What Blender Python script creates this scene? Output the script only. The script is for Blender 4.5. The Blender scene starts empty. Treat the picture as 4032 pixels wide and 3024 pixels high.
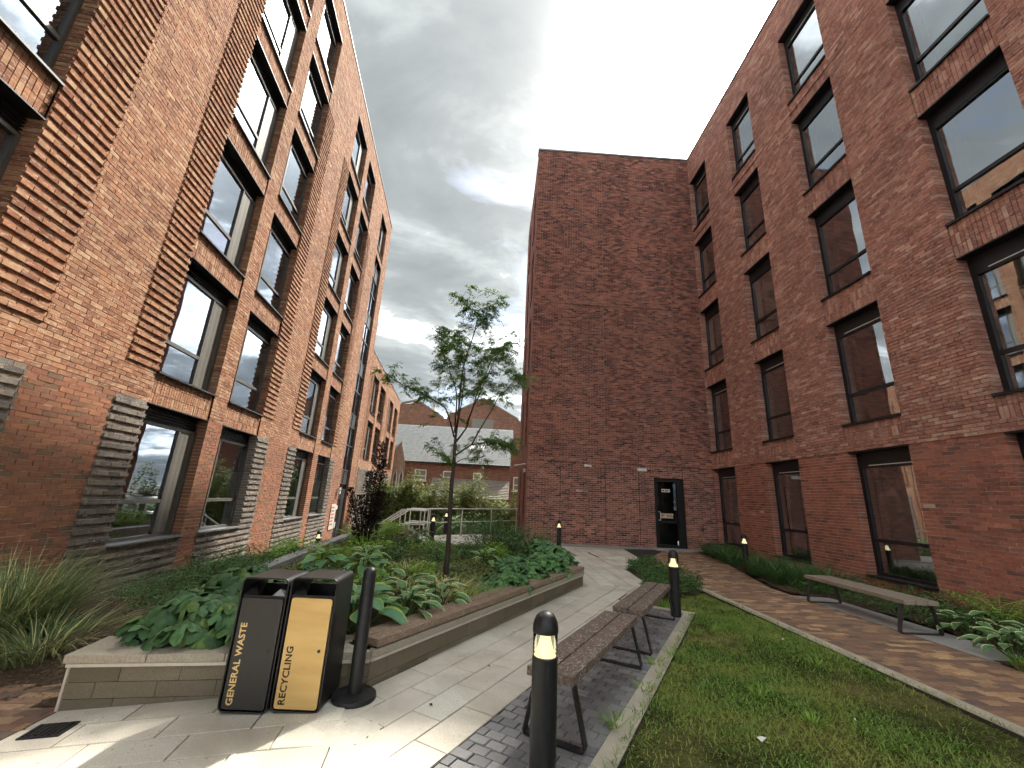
import bpy, math, random
import numpy as np
from mathutils import Matrix, Vector
random.seed(7)
rng = np.random.default_rng(11)
scene = bpy.context.scene
COL = scene.collection
R = math.radians

# ------------------------------------------------------------------ camera
CX = np.array([0.99804305, -0.03975078, 0.04826947])
CY = np.array([-0.05714552, -0.2664299, 0.96215877])
CF = np.array([0.02538614, 0.96303426, 0.26818009])
CO = np.array([0.0, 0.0, 1.58])
FPX = 1607.4 / 4032.0
cam = bpy.data.cameras.new('camera')
cam.sensor_fit = 'HORIZONTAL'
cam.sensor_width = 36.0
cam.lens = 36.0 * FPX
cam.clip_start = 0.05
cam.clip_end = 2000
camo = bpy.data.objects.new('camera', cam)
COL.objects.link(camo)
camo.matrix_world = Matrix(((CX[0], CY[0], -CF[0], CO[0]), (CX[1], CY[1], -CF[1], CO[1]),
                            (CX[2], CY[2], -CF[2], CO[2]), (0, 0, 0, 1)))
scene.camera = camo

# ------------------------------------------------------------------ sky and sun
SUN_AZ, SUN_EL = 33.5, 49.4
SUN = Vector((math.sin(R(SUN_AZ)) * math.cos(R(SUN_EL)), math.cos(R(SUN_AZ)) * math.cos(R(SUN_EL)), math.sin(R(SUN_EL))))
EXPOSURE = 2.15
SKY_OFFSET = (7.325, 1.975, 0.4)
CLOUD_DARK, CLOUD_LIGHT = 0.094, 1.6  # dark clouds fall in view; brighter ones outside are raised to light the shade
world = bpy.data.worlds.new('World')
scene.world = world
world.use_nodes = True
wt = world.node_tree
for n_ in list(wt.nodes): wt.nodes.remove(n_)
def wn(t, **k):
    n_ = wt.nodes.new(t)
    for a, b in k.items(): setattr(n_, a, b)
    return n_
def wmath(op, a, b=None, clamp=False):
    m = wn('ShaderNodeMath', operation=op, use_clamp=clamp)
    for i, v in enumerate((a, b)):
        if v is None: continue
        if isinstance(v, (int, float)): m.inputs[i].default_value = v
        else: wt.links.new(v, m.inputs[i])
    return m.outputs[0]
wo = wn('ShaderNodeOutputWorld'); bg = wn('ShaderNodeBackground')
tc = wn('ShaderNodeTexCoord')
sky = wn('ShaderNodeTexSky', sky_type='NISHITA', sun_disc=False)
sky.sun_elevation = R(SUN_EL); sky.sun_rotation = R(SUN_AZ); sky.air_density = 1.0; sky.dust_density = 2.0
sep = wn('ShaderNodeSeparateXYZ'); wt.links.new(tc.outputs['Generated'], sep.inputs[0])
den = wmath('MAXIMUM', wmath('ADD', sep.outputs[2], 0.22), 0.05)
cmb = wn('ShaderNodeCombineXYZ')
wt.links.new(wmath('DIVIDE', sep.outputs[0], den), cmb.inputs[0])
wt.links.new(wmath('DIVIDE', sep.outputs[1], den), cmb.inputs[1])
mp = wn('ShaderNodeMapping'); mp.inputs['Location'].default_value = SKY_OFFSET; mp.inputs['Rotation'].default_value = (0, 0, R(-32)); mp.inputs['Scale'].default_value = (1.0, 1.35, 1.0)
wt.links.new(cmb.outputs[0], mp.inputs[0])
def wnoise(scale, detail, rough, dist, src=mp):
    n_ = wn('ShaderNodeTexNoise')
    n_.inputs['Scale'].default_value = scale; n_.inputs['Detail'].default_value = detail
    n_.inputs['Roughness'].default_value = rough; n_.inputs['Distortion'].default_value = dist
    wt.links.new(src.outputs[0], n_.inputs['Vector'])
    return n_.outputs['Fac']
def wramp(fac, stops):
    r_ = wn('ShaderNodeValToRGB'); el = r_.color_ramp.elements
    while len(el) < len(stops): el.new(0.5)
    for e, (p, c) in zip(el, stops): e.position = p; e.color = (*c, 1)
    wt.links.new(fac, r_.inputs[0])
    return r_.outputs[0]
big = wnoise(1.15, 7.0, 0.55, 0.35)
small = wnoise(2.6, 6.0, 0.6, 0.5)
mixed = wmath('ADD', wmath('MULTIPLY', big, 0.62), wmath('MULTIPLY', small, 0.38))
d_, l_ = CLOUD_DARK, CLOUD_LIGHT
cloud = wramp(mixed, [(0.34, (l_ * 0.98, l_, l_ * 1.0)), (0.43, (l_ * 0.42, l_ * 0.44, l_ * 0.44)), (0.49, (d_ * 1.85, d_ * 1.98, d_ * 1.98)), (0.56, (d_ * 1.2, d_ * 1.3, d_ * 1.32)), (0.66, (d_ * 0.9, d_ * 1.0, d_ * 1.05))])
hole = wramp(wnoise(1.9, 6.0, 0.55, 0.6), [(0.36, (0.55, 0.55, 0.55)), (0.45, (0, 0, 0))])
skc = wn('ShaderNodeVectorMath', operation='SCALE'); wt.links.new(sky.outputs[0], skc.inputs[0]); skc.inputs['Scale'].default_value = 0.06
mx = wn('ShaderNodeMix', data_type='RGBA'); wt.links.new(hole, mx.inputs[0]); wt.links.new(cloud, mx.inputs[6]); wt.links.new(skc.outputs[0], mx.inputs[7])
dt = wn('ShaderNodeVectorMath', operation='DOT_PRODUCT'); wt.links.new(tc.outputs['Generated'], dt.inputs[0]); dt.inputs[1].default_value = SUN
dpos = wmath('MAXIMUM', dt.outputs['Value'], 0.0)
glow = wmath('ADD', wmath('MULTIPLY', wmath('POWER', dpos, 90.0), 4.5), wmath('MULTIPLY', wmath('POWER', dpos, 160.0), 3.0))
glow = wmath('ADD', glow, wmath('MULTIPLY', wmath('POWER', dpos, 14.0), 0.16))
tg = wn('ShaderNodeVectorMath', operation='SCALE'); tg.inputs[0].default_value = (1.0, 0.985, 0.93); wt.links.new(glow, tg.inputs['Scale'])
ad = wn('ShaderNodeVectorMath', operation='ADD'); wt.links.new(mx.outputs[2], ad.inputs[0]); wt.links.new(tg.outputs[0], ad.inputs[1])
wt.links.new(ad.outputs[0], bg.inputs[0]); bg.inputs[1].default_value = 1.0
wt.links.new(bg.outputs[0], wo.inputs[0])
sl = bpy.data.lights.new('sun', 'SUN'); sl.energy = 2.0; sl.angle = R(1.4); sl.color = (1.0, 0.93, 0.82)
so = bpy.data.objects.new('sun', sl); COL.objects.link(so)
so.rotation_euler = SUN.to_track_quat('Z', 'Y').to_euler(); so.location = (12, 15, 30)
vs = scene.view_settings
vs.view_transform = 'Standard'; vs.look = 'None'; vs.exposure = EXPOSURE; vs.gamma = 1.0; vs.use_curve_mapping = False
scene.cycles.max_bounces = 4; scene.cycles.diffuse_bounces = 3; scene.cycles.glossy_bounces = 2
scene.cycles.transparent_max_bounces = 12; scene.cycles.transmission_bounces = 4
scene.cycles.use_adaptive_sampling = True; scene.cycles.adaptive_threshold = 0.03; scene.cycles.adaptive_min_samples = 8
scene.cycles.sample_clamp_indirect = 6.0; scene.cycles.caustics_reflective = False; scene.cycles.caustics_refractive = False

# ------------------------------------------------------------------ materials
def S(r, g, b):   # sRGB 0-255 to linear
    f = lambda v: ((v / 255) / 12.92 if v / 255 <= 0.04045 else ((v / 255 + 0.055) / 1.055) ** 2.4)
    return (f(r), f(g), f(b))
class NT:
    def __init__(s, name):
        s.m = bpy.data.materials.new(name); s.m.use_nodes = True; s.t = s.m.node_tree
        s.b = s.t.nodes['Principled BSDF']; s.o = s.t.nodes['Material Output']
    def n(s, typ, **k):
        x = s.t.nodes.new(typ)
        for a, v in k.items(): setattr(x, a, v)
        return x
    def L(s, a, b): s.t.links.new(a, b)
    def put(s, v, sock):
        if isinstance(v, (int, float)): sock.default_value = v
        elif isinstance(v, tuple): sock.default_value = (*v, 1) if len(v) == 3 and sock.type == 'RGBA' else v
        else: s.L(v, sock)
    def math(s, op, a, b=None, clamp=False):
        m = s.n('ShaderNodeMath', operation=op, use_clamp=clamp); s.put(a, m.inputs[0])
        if b is not None: s.put(b, m.inputs[1])
        return m.outputs[0]
    def coord(s, kind='Object', scale=(1, 1, 1), rot=(0, 0, 0)):
        if kind == 'World':
            v = s.n('ShaderNodeNewGeometry').outputs['Position']
        else:
            v = s.n('ShaderNodeTexCoord').outputs[kind]
        m = s.n('ShaderNodeMapping'); m.inputs['Scale'].default_value = scale; m.inputs['Rotation'].default_value = rot
        s.L(v, m.inputs[0]); return m.outputs[0]
    def plane(s, a, b):
        sp_ = s.n('ShaderNodeSeparateXYZ'); s.L(s.n('ShaderNodeNewGeometry').outputs['Position'], sp_.inputs[0])
        cb = s.n('ShaderNodeCombineXYZ'); s.L(sp_.outputs[a], cb.inputs[0]); s.L(sp_.outputs[b], cb.inputs[1]); return cb.outputs[0]
    def noise(s, vec, scale, detail=4, rough=0.55, dist=0, out='Fac'):
        x = s.n('ShaderNodeTexNoise'); s.L(vec, x.inputs['Vector'])
        x.inputs['Scale'].default_value = scale; x.inputs['Detail'].default_value = detail
        x.inputs['Roughness'].default_value = rough; x.inputs['Distortion'].default_value = dist
        return x.outputs[out]
    def ramp(s, fac, stops, interp='LINEAR'):
        r_ = s.n('ShaderNodeValToRGB'); r_.color_ramp.interpolation = interp; el = r_.color_ramp.elements
        while len(el) < len(stops): el.new(0.5)
        for e, (p, c) in zip(el, stops):
            e.position = p; e.color = (*c, 1) if isinstance(c, tuple) else (c, c, c, 1)
        s.L(fac, r_.inputs[0]); return r_.outputs[0]
    def mix(s, fac, a, b, mode='MIX'):
        m = s.n('ShaderNodeMix', data_type='RGBA', blend_type=mode)
        s.put(fac, m.inputs[0]); s.put(a, m.inputs[6]); s.put(b, m.inputs[7]); return m.outputs[2]
    def rnd(s):      # one value per loose piece and per object
        a = s.n('ShaderNodeNewGeometry').outputs['Random Per Island']
        b = s.n('ShaderNodeObjectInfo').outputs['Random']
        return s.math('FRACT', s.math('ADD', a, s.math('MULTIPLY', b, 7.31)))
    def bump(s, h, strength=0.3, dist=0.01):
        x = s.n('ShaderNodeBump'); x.inputs['Strength'].default_value = strength; x.inputs['Distance'].default_value = dist
        s.L(h, x.inputs['Height']); s.L(x.outputs[0], s.b.inputs['Normal'])
    def fin(s, color=None, rough=0.8, metal=0.0, spec=0.5, **k):
        if color is not None: s.put(color, s.b.inputs['Base Color'])
        s.put(rough, s.b.inputs['Roughness']); s.put(metal, s.b.inputs['Metallic'])
        s.put(spec, s.b.inputs['Specular IOR Level'])
        for a, v in k.items(): s.put(v, s.b.inputs[a.replace('_', ' ')])
        return s.m
M = {}
def brickmat(key, cols, fleck, fleckcol, cluster=0.0):
    t = NT(key); v = t.coord('World')
    c = t.ramp(t.rnd(), [(i / max(1, len(cols) - 1), S(*x)) for i, x in enumerate(cols)])
    if cluster:   # darker bricks gather in loose patches
        r2 = t.math('FRACT', t.math('MULTIPLY', t.rnd(), 17.3))
        k_ = t.math('ADD', t.noise(t.coord('World', (1, 1, 1.6)), 0.75, 4, 0.6), t.math('MULTIPLY', t.math('SUBTRACT', r2, 0.5), 0.42))
        c = t.mix(t.math('MULTIPLY', t.ramp(k_, [(0.54, 0.0), (0.60, 1.0)]), cluster), c, t.mix(1.0, c, (0.46, 0.46, 0.52), 'MULTIPLY'))
    n1 = t.noise(v, 9, 5, 0.65); n2 = t.noise(v, 46, 4, 0.7)
    c = t.mix(t.ramp(n1, [(0.35, 0.0), (0.75, 0.75)]), c, t.mix(1.0, c, (0.62, 0.58, 0.58), 'MULTIPLY'))
    c = t.mix(t.ramp(n2, [(0.52, 0.0), (0.72, 0.55)]), c, t.mix(1.0, c, (0.55, 0.5, 0.5), 'MULTIPLY'))
    f = t.noise(t.coord('World', (2.6, 2.6, 11)), 3.1, 4, 0.7)
    f2 = t.math('MULTIPLY', t.ramp(f, [(0.52, 0.0), (0.62, 1.0)]), t.ramp(n2, [(0.38, 0.1), (0.6, 1.0)]))
    c = t.mix(t.math('MULTIPLY', f2, fleck), c, S(*fleckcol))
    c = t.mix(t.ramp(t.noise(v, 0.45, 3, 0.5), [(0.3, 0.0), (0.7, 0.22)]), c, (0.10, 0.07, 0.055))
    t.bump(t.math('ADD', t.math('MULTIPLY', n2, 0.6), n1), 0.55, 0.006)
    return t.fin(c, 0.9, spec=0.25)
M['brick_left'] = brickmat('brick_left', [(124, 81, 61), (167, 119, 91), (151, 102, 77), (183, 143, 110), (134, 90, 70), (162, 113, 86), (178, 127, 94), (142, 93, 70), (190, 155, 122), (154, 104, 79)], 0.6, (228, 206, 176))
M['brick_left_low'] = brickmat('brick_left_low', [(163, 110, 85), (149, 97, 77), (170, 116, 89), (125, 99, 79), (158, 105, 81), (145, 103, 83), (174, 118, 87), (114, 96, 77)], 0.12, (190, 150, 120))
M['brick_grey'] = brickmat('brick_grey', [(137, 129, 118), (111, 106, 101), (149, 141, 130), (99, 95, 92), (127, 119, 112), (143, 132, 118)], 0.35, (210, 204, 190))
M['brick_right'] = brickmat('brick_right', [(171, 114, 99), (207, 152, 133), (182, 125, 110), (220, 169, 148), (192, 133, 116), (159, 112, 103), (205, 146, 129), (186, 127, 110), (231, 190, 167), (173, 116, 101), (199, 139, 122)], 0.75, (226, 204, 186), 0.3)
M['brick_right_low'] = brickmat('brick_right_low', [(188, 120, 101), (175, 112, 95), (197, 129, 108), (186, 122, 103), (129, 97, 89), (192, 127, 108), (180, 116, 97), (199, 133, 112), (148, 106, 95)], 0.25, (206, 168, 148), 0.4)
M['brick_wing'] = brickmat('brick_wing', [(184, 122, 103), (167, 112, 95), (192, 131, 112), (125, 95, 89), (175, 118, 101), (97, 82, 80), (186, 125, 108), (159, 108, 93), (110, 86, 82), (190, 129, 110), (142, 101, 91), (201, 142, 120)], 0.12, (190, 150, 132), 0.75)
def plainmat(key, col, rough=0.8, metal=0.0, n=0.0, ns=8, bump=0.0, spec=0.5):
    t = NT(key); c = S(*col)
    if n:
        v = t.coord('World'); f = t.noise(v, ns, 5, 0.6)
        c = t.mix(t.ramp(f, [(0.3, 0.0), (0.7, 1.0)]), tuple(x * (1 - n) for x in c), tuple(min(1, x * (1 + n)) for x in c))
        if bump: t.bump(f, bump, 0.01)
    return t.fin(c, rough, metal, spec)
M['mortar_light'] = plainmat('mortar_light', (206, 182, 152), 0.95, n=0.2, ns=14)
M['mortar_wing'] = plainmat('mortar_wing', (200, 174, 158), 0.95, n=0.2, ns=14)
M['mortar_shaded'] = plainmat('mortar_shaded', (86, 70, 60), 0.95, n=0.2, ns=14)  # dark tone holds the shade of the raked joints
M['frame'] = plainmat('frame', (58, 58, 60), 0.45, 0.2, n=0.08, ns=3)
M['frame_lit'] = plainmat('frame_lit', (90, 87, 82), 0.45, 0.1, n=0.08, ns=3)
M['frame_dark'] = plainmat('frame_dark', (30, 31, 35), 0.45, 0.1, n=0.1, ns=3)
M['louvre'] = plainmat('louvre', (42, 41, 42), 0.5, 0.2)
M['coping_metal'] = plainmat('coping_metal', (112, 116, 118), 0.5, 0.3)
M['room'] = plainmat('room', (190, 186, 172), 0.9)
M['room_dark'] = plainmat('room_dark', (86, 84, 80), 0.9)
M['curtain'] = plainmat('curtain', (214, 214, 206), 0.9)
M['blind'] = plainmat('blind', (128, 126, 116), 0.85)
M['roof'] = plainmat('roof', (96, 96, 96), 0.9, n=0.2, ns=2)
M['door_dark'] = plainmat('door_dark', (28, 30, 34), 0.4, 0.1)
M['steel'] = plainmat('steel', (214, 212, 206), 0.4, 0.35, n=0.1, ns=6)
M['white_plastic'] = plainmat('white_plastic', (222, 222, 216), 0.5)
t = NT('black_metal'); v = t.coord('World'); f = t.noise(v, 24, 6, 0.7); sc_ = t.noise(t.coord('World', (60, 60, 3)), 2.0, 3, 0.7)
c = t.ramp(f, [(0.35, S(24, 25, 28)), (0.7, S(40, 40, 42))]); c = t.mix(t.ramp(sc_, [(0.62, 0.0), (0.72, 0.35)]), c, S(96, 92, 86)); M['black_metal'] = t.fin(c, t.ramp(f, [(0.3, 0.34), (0.7, 0.6)]), 0.2)
M['bin_shell'] = plainmat('bin_shell', (36, 36, 37), 0.4, 0.35, n=0.2, ns=26)
M['bin_panel'] = plainmat('bin_panel', (50, 49, 48), 0.5, 0.2, n=0.1, ns=30)
M['ink'] = plainmat('ink', (24, 20, 16), 0.5)
M['lettering'] = plainmat('lettering', (226, 196, 134), 0.45, 0.2)
M['white_paint'] = plainmat('white_paint', (226, 226, 220), 0.5)
M['trim'] = plainmat('trim', (196, 188, 174), 0.6, n=0.1, ns=10)
M['sill_grey'] = plainmat('sill_grey', (112, 112, 112), 0.5, 0.2, n=0.1)
t = NT('vent'); v = t.coord('World', (1, 1, 1)); vo = t.n('ShaderNodeTexVoronoi'); vo.inputs['Scale'].default_value = 55; vo.inputs['Randomness'].default_value = 0.1; t.L(v, vo.inputs['Vector'])
M['vent'] = t.fin(t.ramp(vo.outputs['Distance'], [(0.25, S(52, 52, 50)), (0.42, S(108, 105, 98))]), 0.5, 0.1)
t = NT('gold'); v = t.coord('World', (1, 1, 6)); f = t.noise(v, 1.6, 3); f2 = t.noise(t.coord('World'), 260, 2)
M['gold'] = t.fin(t.mix(t.math('MULTIPLY', f2, 0.35), t.ramp(f, [(0.35, S(186, 150, 90)), (0.65, S(206, 172, 110))]), S(226, 196, 130)), 0.45, 0.25)
# glazing: clear sheet that mirrors more at a glancing angle
def glassmat(key, ior, tint, gl=(0.9, 0.94, 1.0), base=0.0):
    t = NT(key); fr = t.n('ShaderNodeFresnel'); fr.inputs['IOR'].default_value = ior
    tr = t.n('ShaderNodeBsdfTransparent'); tr.inputs[0].default_value = (*tint, 1)
    g = t.n('ShaderNodeBsdfGlossy'); g.inputs['Roughness'].default_value = 0.015; g.inputs[0].default_value = (*gl, 1)
    nz = t.noise(t.coord('World'), 0.9, 2); bp = t.n('ShaderNodeBump'); bp.inputs['Strength'].default_value = 0.012; bp.inputs['Distance'].default_value = 0.15
    t.L(nz, bp.inputs['Height']); t.L(bp.outputs[0], g.inputs['Normal'])
    ms = t.n('ShaderNodeMixShader'); t.L(t.math('ADD', t.math('MULTIPLY', fr.outputs[0], 1.0 - base), base), ms.inputs[0]); t.L(tr.outputs[0], ms.inputs[1]); t.L(g.outputs[0], ms.inputs[2])
    t.L(ms.outputs[0], t.o.inputs[0]); return t.m
M['glass'] = glassmat('glass', 1.5, (0.90, 0.94, 0.93), gl=(0.78, 0.87, 1.0), base=0.40)
M['glass_right'] = glassmat('glass_right', 1.5, (0.7, 0.74, 0.72), gl=(0.90, 0.95, 1.0), base=0.44)
M['glass_door'] = glassmat('glass_door', 1.45, (0.6, 0.64, 0.62), gl=(0.7, 0.75, 0.8), base=0.03)
M['acrylic'] = glassmat('acrylic', 1.35, (0.96, 0.96, 0.94))
t = NT('film'); f = t.noise(t.coord('World', (1.2, 1.2, 0.6)), 5, 5, 0.6, 0.8)
M['film'] = t.fin(t.ramp(f, [(0.35, S(150, 200, 160)), (0.65, S(214, 238, 214))]), 0.7)  # frosted film; the green foliage reflection is put into its colour
def emit(key, col, st):
    t = NT(key); t.b.inputs['Emission Color'].default_value = (*col, 1); t.b.inputs['Emission Strength'].default_value = st
    t.m.cycles.emission_sampling = 'NONE'
    return t.fin(col, 0.6)
M['lamp_cone'] = emit('lamp_cone', (0.95, 0.80, 0.42), 0.30)
M['ceiling_lamp'] = emit('ceiling_lamp', (1.0, 0.96, 0.86), 2.5)
# paving
t = NT('slab'); v = t.coord('World'); r_ = t.rnd()
c = t.ramp(r_, [(0.0, S(217, 210, 195)), (0.35, S(234, 227, 210)), (0.7, S(227, 222, 208)), (1.0, S(240, 240, 224))])
sp = t.noise(v, 210, 3, 0.8); c = t.mix(t.ramp(sp, [(0.42, 0.0), (0.62, 0.7)]), c, S(164, 157, 146)); c = t.mix(t.ramp(sp, [(0.28, 0.55), (0.4, 0.0)]), c, S(240, 240, 240))
c = t.mix(t.ramp(t.noise(v, 0.8, 6, 0.65, 0.6), [(0.48, 0.0), (0.62, 0.45)]), c, S(157, 152, 134)); c = t.mix(t.ramp(t.noise(v, 31, 2, 0.5), [(0.70, 0.0), (0.735, 0.6)]), c, S(78, 73, 64)); c = t.mix(t.ramp(t.noise(v, 2.2, 5, 0.6), [(0.42, 0.0), (0.8, 0.5)]), c, S(162, 157, 144)); t.bump(sp, 0.15, 0.003)
M['slab'] = t.fin(c, t.ramp(t.noise(v, 2.9, 4), [(0.35, 0.5), (0.65, 0.8)]), spec=0.5)
t = NT('sett'); v = t.coord('World'); c = t.ramp(t.rnd(), [(0, S(117, 117, 119)), (0.5, S(136, 136, 137)), (1, S(153, 152, 151))]); sp = t.noise(v, 120, 3, 0.8)
c = t.mix(t.ramp(sp, [(0.4, 0.0), (0.65, 0.6)]), c, S(95, 95, 97)); t.bump(sp, 0.4, 0.004); M['sett'] = t.fin(c, 0.75)
t = NT('paver'); v = t.coord('World')
c = t.ramp(t.rnd(), [(0, S(124, 96, 81)), (0.18, S(154, 120, 96)), (0.36, S(111, 94, 85)), (0.52, S(190, 153, 114)), (0.66, S(132, 104, 88)), (0.8, S(165, 129, 101)), (0.92, S(214, 177, 133)), (1, S(118, 99, 88))])
n1 = t.noise(v, 26, 4, 0.7); c = t.mix(t.ramp(n1, [(0.4, 0.0), (0.7, 0.5)]), c, S(90, 79, 72)); t.bump(n1, 0.35, 0.004); M['paver'] = t.fin(c, 0.82)
M['joint'] = plainmat('joint', (66, 61, 54), 0.95, n=0.25, ns=30)
M['joint_dark'] = plainmat('joint_dark', (46, 45, 43), 0.95, n=0.3, ns=30)
t = NT('kerb'); v = t.coord('World'); sp = t.noise(v, 160, 3, 0.8); c = t.ramp(t.noise(v, 3.5, 4), [(0.3, S(176, 168, 150)), (0.7, S(215, 208, 192))])
c = t.mix(t.ramp(sp, [(0.42, 0.0), (0.62, 0.6)]), c, S(146, 139, 125)); t.bump(sp, 0.3, 0.004); M['kerb'] = t.fin(c, 0.85)
t = NT('walltile'); v = t.coord('World'); sp = t.noise(v, 90, 4, 0.75); c = t.ramp(t.rnd(), [(0, S(111, 102, 85)), (0.5, S(125, 114, 97)), (1, S(136, 125, 106))])
c = t.mix(t.ramp(sp, [(0.4, 0.0), (0.65, 0.55)]), c, S(83, 76, 64)); c = t.mix(t.ramp(t.noise(v, 4, 4), [(0.4, 0.0), (0.75, 0.4)]), c, S(97, 95, 71)); t.bump(sp, 0.35, 0.005); M['walltile'] = t.fin(c, 0.85)
M['stone_coping'] = plainmat('stone_coping', (164, 156, 140), 0.85, n=0.22, ns=60, bump=0.3)
M['granite'] = plainmat('granite', (166, 166, 164), 0.8, n=0.25, ns=70, bump=0.3)
M['gravel'] = plainmat('gravel', (154, 153, 149), 0.95, n=0.45, ns=60, bump=0.8)
M['asphalt'] = plainmat('asphalt', (82, 80, 78), 0.95, n=0.2, ns=6)
def timber(key, a, b, lich, ax):
    t = NT(key); f = t.noise(t.coord('Object', ax), 6, 8, 0.75, 0.2); w = t.noise(t.coord('Object', (1.0, 0.45, 1.0)), 58, 5, 0.75, 0.3); big_ = t.noise(t.coord('Object'), 5, 3)
    c = t.ramp(f, [(0.28, S(*a)), (0.72, S(*b))]); c = t.mix(t.math('MULTIPLY', t.rnd(), 0.3), c, S(*a))
    c = t.mix(t.math('MULTIPLY', t.ramp(w, [(0.50, 0.0), (0.60, 0.8)]), t.ramp(big_, [(0.35, 0.15), (0.6, 1.0)])), c, S(*lich)); c = t.mix(t.ramp(t.noise(t.coord('Object', ax), 14, 4), [(0.60, 0.0), (0.68, 0.75)]), c, S(48, 40, 36))
    t.bump(t.math('ADD', f, t.math('MULTIPLY', w, 0.4)), 0.5, 0.004); return t.fin(c, 0.82)
M['timber_bench'] = timber('timber_bench', (84, 70, 62), (124, 106, 95), (188, 178, 166), (14, 1.2, 14))
M['timber_wall'] = timber('timber_wall', (118, 98, 82), (154, 132, 112), (178, 162, 142), (14, 1.2, 14))
M['timber_grey'] = timber('timber_grey', (122, 110, 98), (162, 150, 134), (182, 172, 156), (14, 1.2, 14))
# ground and plants
t = NT('soil'); v = t.coord('World'); f = t.noise(v, 34, 6, 0.75); c = t.ramp(f, [(0.3, S(60, 50, 40)), (0.55, S(103, 88, 72)), (0.75, S(144, 127, 108))]); t.bump(f, 1.0, 0.03); M['soil'] = t.fin(c, 0.95, spec=0.2)
t = NT('turf'); v = t.coord('World'); f = t.noise(v, 1.3, 4, 0.6); g = t.noise(v, 42, 5, 0.75)
c = t.ramp(t.math('ADD', t.math('MULTIPLY', f, 0.5), t.math('MULTIPLY', g, 0.5)), [(0.36, S(38, 38, 22)), (0.46, S(72, 78, 40)), (0.54, S(106, 108, 60)), (0.66, S(146, 130, 92))]); t.bump(g, 1.0, 0.03); M['turf'] = t.fin(c, 0.95, spec=0.15)
def leafmat(key, stops, rough=0.5, tr=0.25, edge=None, spec=0.4, patch=None):
    t = NT(key); c = t.ramp(t.rnd(), [(i / max(1, len(stops) - 1), S(*x)) for i, x in enumerate(stops)])
    v = t.coord('World')
    if patch:
        c = t.mix(t.ramp(t.noise(v, patch[1], 4, 0.6), [(0.46, 0.0), (0.62, 0.85)]), c, S(*patch[0]))
    if edge:
        at = t.n('ShaderNodeAttribute'); at.attribute_name = 'edge'
        e = t.math('ADD', at.outputs['Fac'], t.math('MULTIPLY', t.math('SUBTRACT', t.noise(v, 40, 2), 0.5), 0.5))
        c = t.mix(t.ramp(e, [(0.52, 0.0), (0.66, 1.0)]), c, S(*edge))
    t.put(c, t.b.inputs['Base Color']); t.b.inputs['Roughness'].default_value = rough; t.b.inputs['Specular IOR Level'].default_value = spec
    tl = t.n('ShaderNodeBsdfTranslucent'); t.L(c, tl.inputs[0])
    ms = t.n('ShaderNodeMixShader'); ms.inputs[0].default_value = tr
    t.L(t.b.outputs[0], ms.inputs[1]); t.L(tl.outputs[0], ms.inputs[2]); t.L(ms.outputs[0], t.o.inputs[0]); return t.m
M['leaf_big'] = leafmat('leaf_big', [(62, 94, 59), (81, 119, 73), (72, 110, 71), (94, 133, 83), (68, 103, 61), (111, 140, 67)], 0.55, 0.15, spec=0.35, patch=((53, 81, 51), 14))
M['leaf_hyd'] = leafmat('leaf_hyd', [(64, 99, 58), (88, 135, 77), (73, 117, 72), (109, 153, 89), (81, 127, 68)], 0.5, 0.18)
M['leaf_hosta'] = leafmat('leaf_hosta', [(86, 129, 77), (105, 151, 91), (96, 141, 96)], 0.45, 0.18, edge=(230, 232, 177))
M['leaf_hosta_blue'] = leafmat('leaf_hosta_blue', [(94, 143, 108), (111, 161, 115), (103, 151, 104)], 0.5, 0.18, edge=(175, 198, 70))
M['leaf_small'] = leafmat('leaf_small', [(54, 80, 44), (75, 111, 56), (96, 133, 68), (64, 96, 54)], 0.5, 0.2)
M['leaf_cover'] = leafmat('leaf_cover', [(102, 124, 63), (136, 155, 85), (89, 117, 59), (158, 164, 102), (115, 142, 71)], 0.6, 0.25)
M['leaf_bright'] = leafmat('leaf_bright', [(128, 172, 68), (158, 198, 84), (113, 159, 61)], 0.5, 0.3)
M['leaf_fern'] = leafmat('leaf_fern', [(138, 177, 77), (163, 196, 91), (118, 159, 70)], 0.6, 0.3)
M['blade_grass'] = leafmat('blade_grass', [(86, 109, 68), (118, 137, 91), (103, 127, 77), (148, 161, 111)], 0.55, 0.25)
M['blade_straw'] = leafmat('blade_straw', [(230, 224, 153), (230, 232, 177), (210, 190, 122)], 0.6, 0.3)
M['blade_dark'] = leafmat('blade_dark', [(66, 99, 58), (88, 123, 68), (75, 111, 70)], 0.5, 0.2)
M['blade_lime'] = leafmat('blade_lime', [(143, 180, 72), (120, 161, 63), (165, 196, 86)], 0.5, 0.3)
M['blade_lawn'] = leafmat('blade_lawn', [(74, 110, 42), (115, 155, 61), (96, 135, 53), (154, 187, 85), (87, 126, 48), (177, 198, 112)], 0.6, 0.3, patch=((160, 169, 85), 1.3))
M['leaf_tree'] = leafmat('leaf_tree', [(81, 111, 52), (103, 137, 63), (120, 157, 70), (90, 125, 58)], 0.5, 0.5)
M['leaf_purple'] = leafmat('leaf_purple', [(39, 30, 32), (51, 37, 37), (32, 27, 30)], 0.5, 0.1)
M['leaf_hedge'] = leafmat('leaf_hedge', [(58, 78, 40), (104, 122, 60), (140, 150, 82), (80, 100, 50), (160, 160, 98)], 0.55, 0.25)
M['petal'] = leafmat('petal', [(220, 53, 85), (230, 69, 97)], 0.6, 0.3)
M['bark'] = plainmat('bark', (64, 54, 46), 0.9, n=0.35, ns=30, bump=0.6)
M['bark_dark'] = plainmat('bark_dark', (44, 36, 34), 0.9, n=0.3, ns=30)
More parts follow.
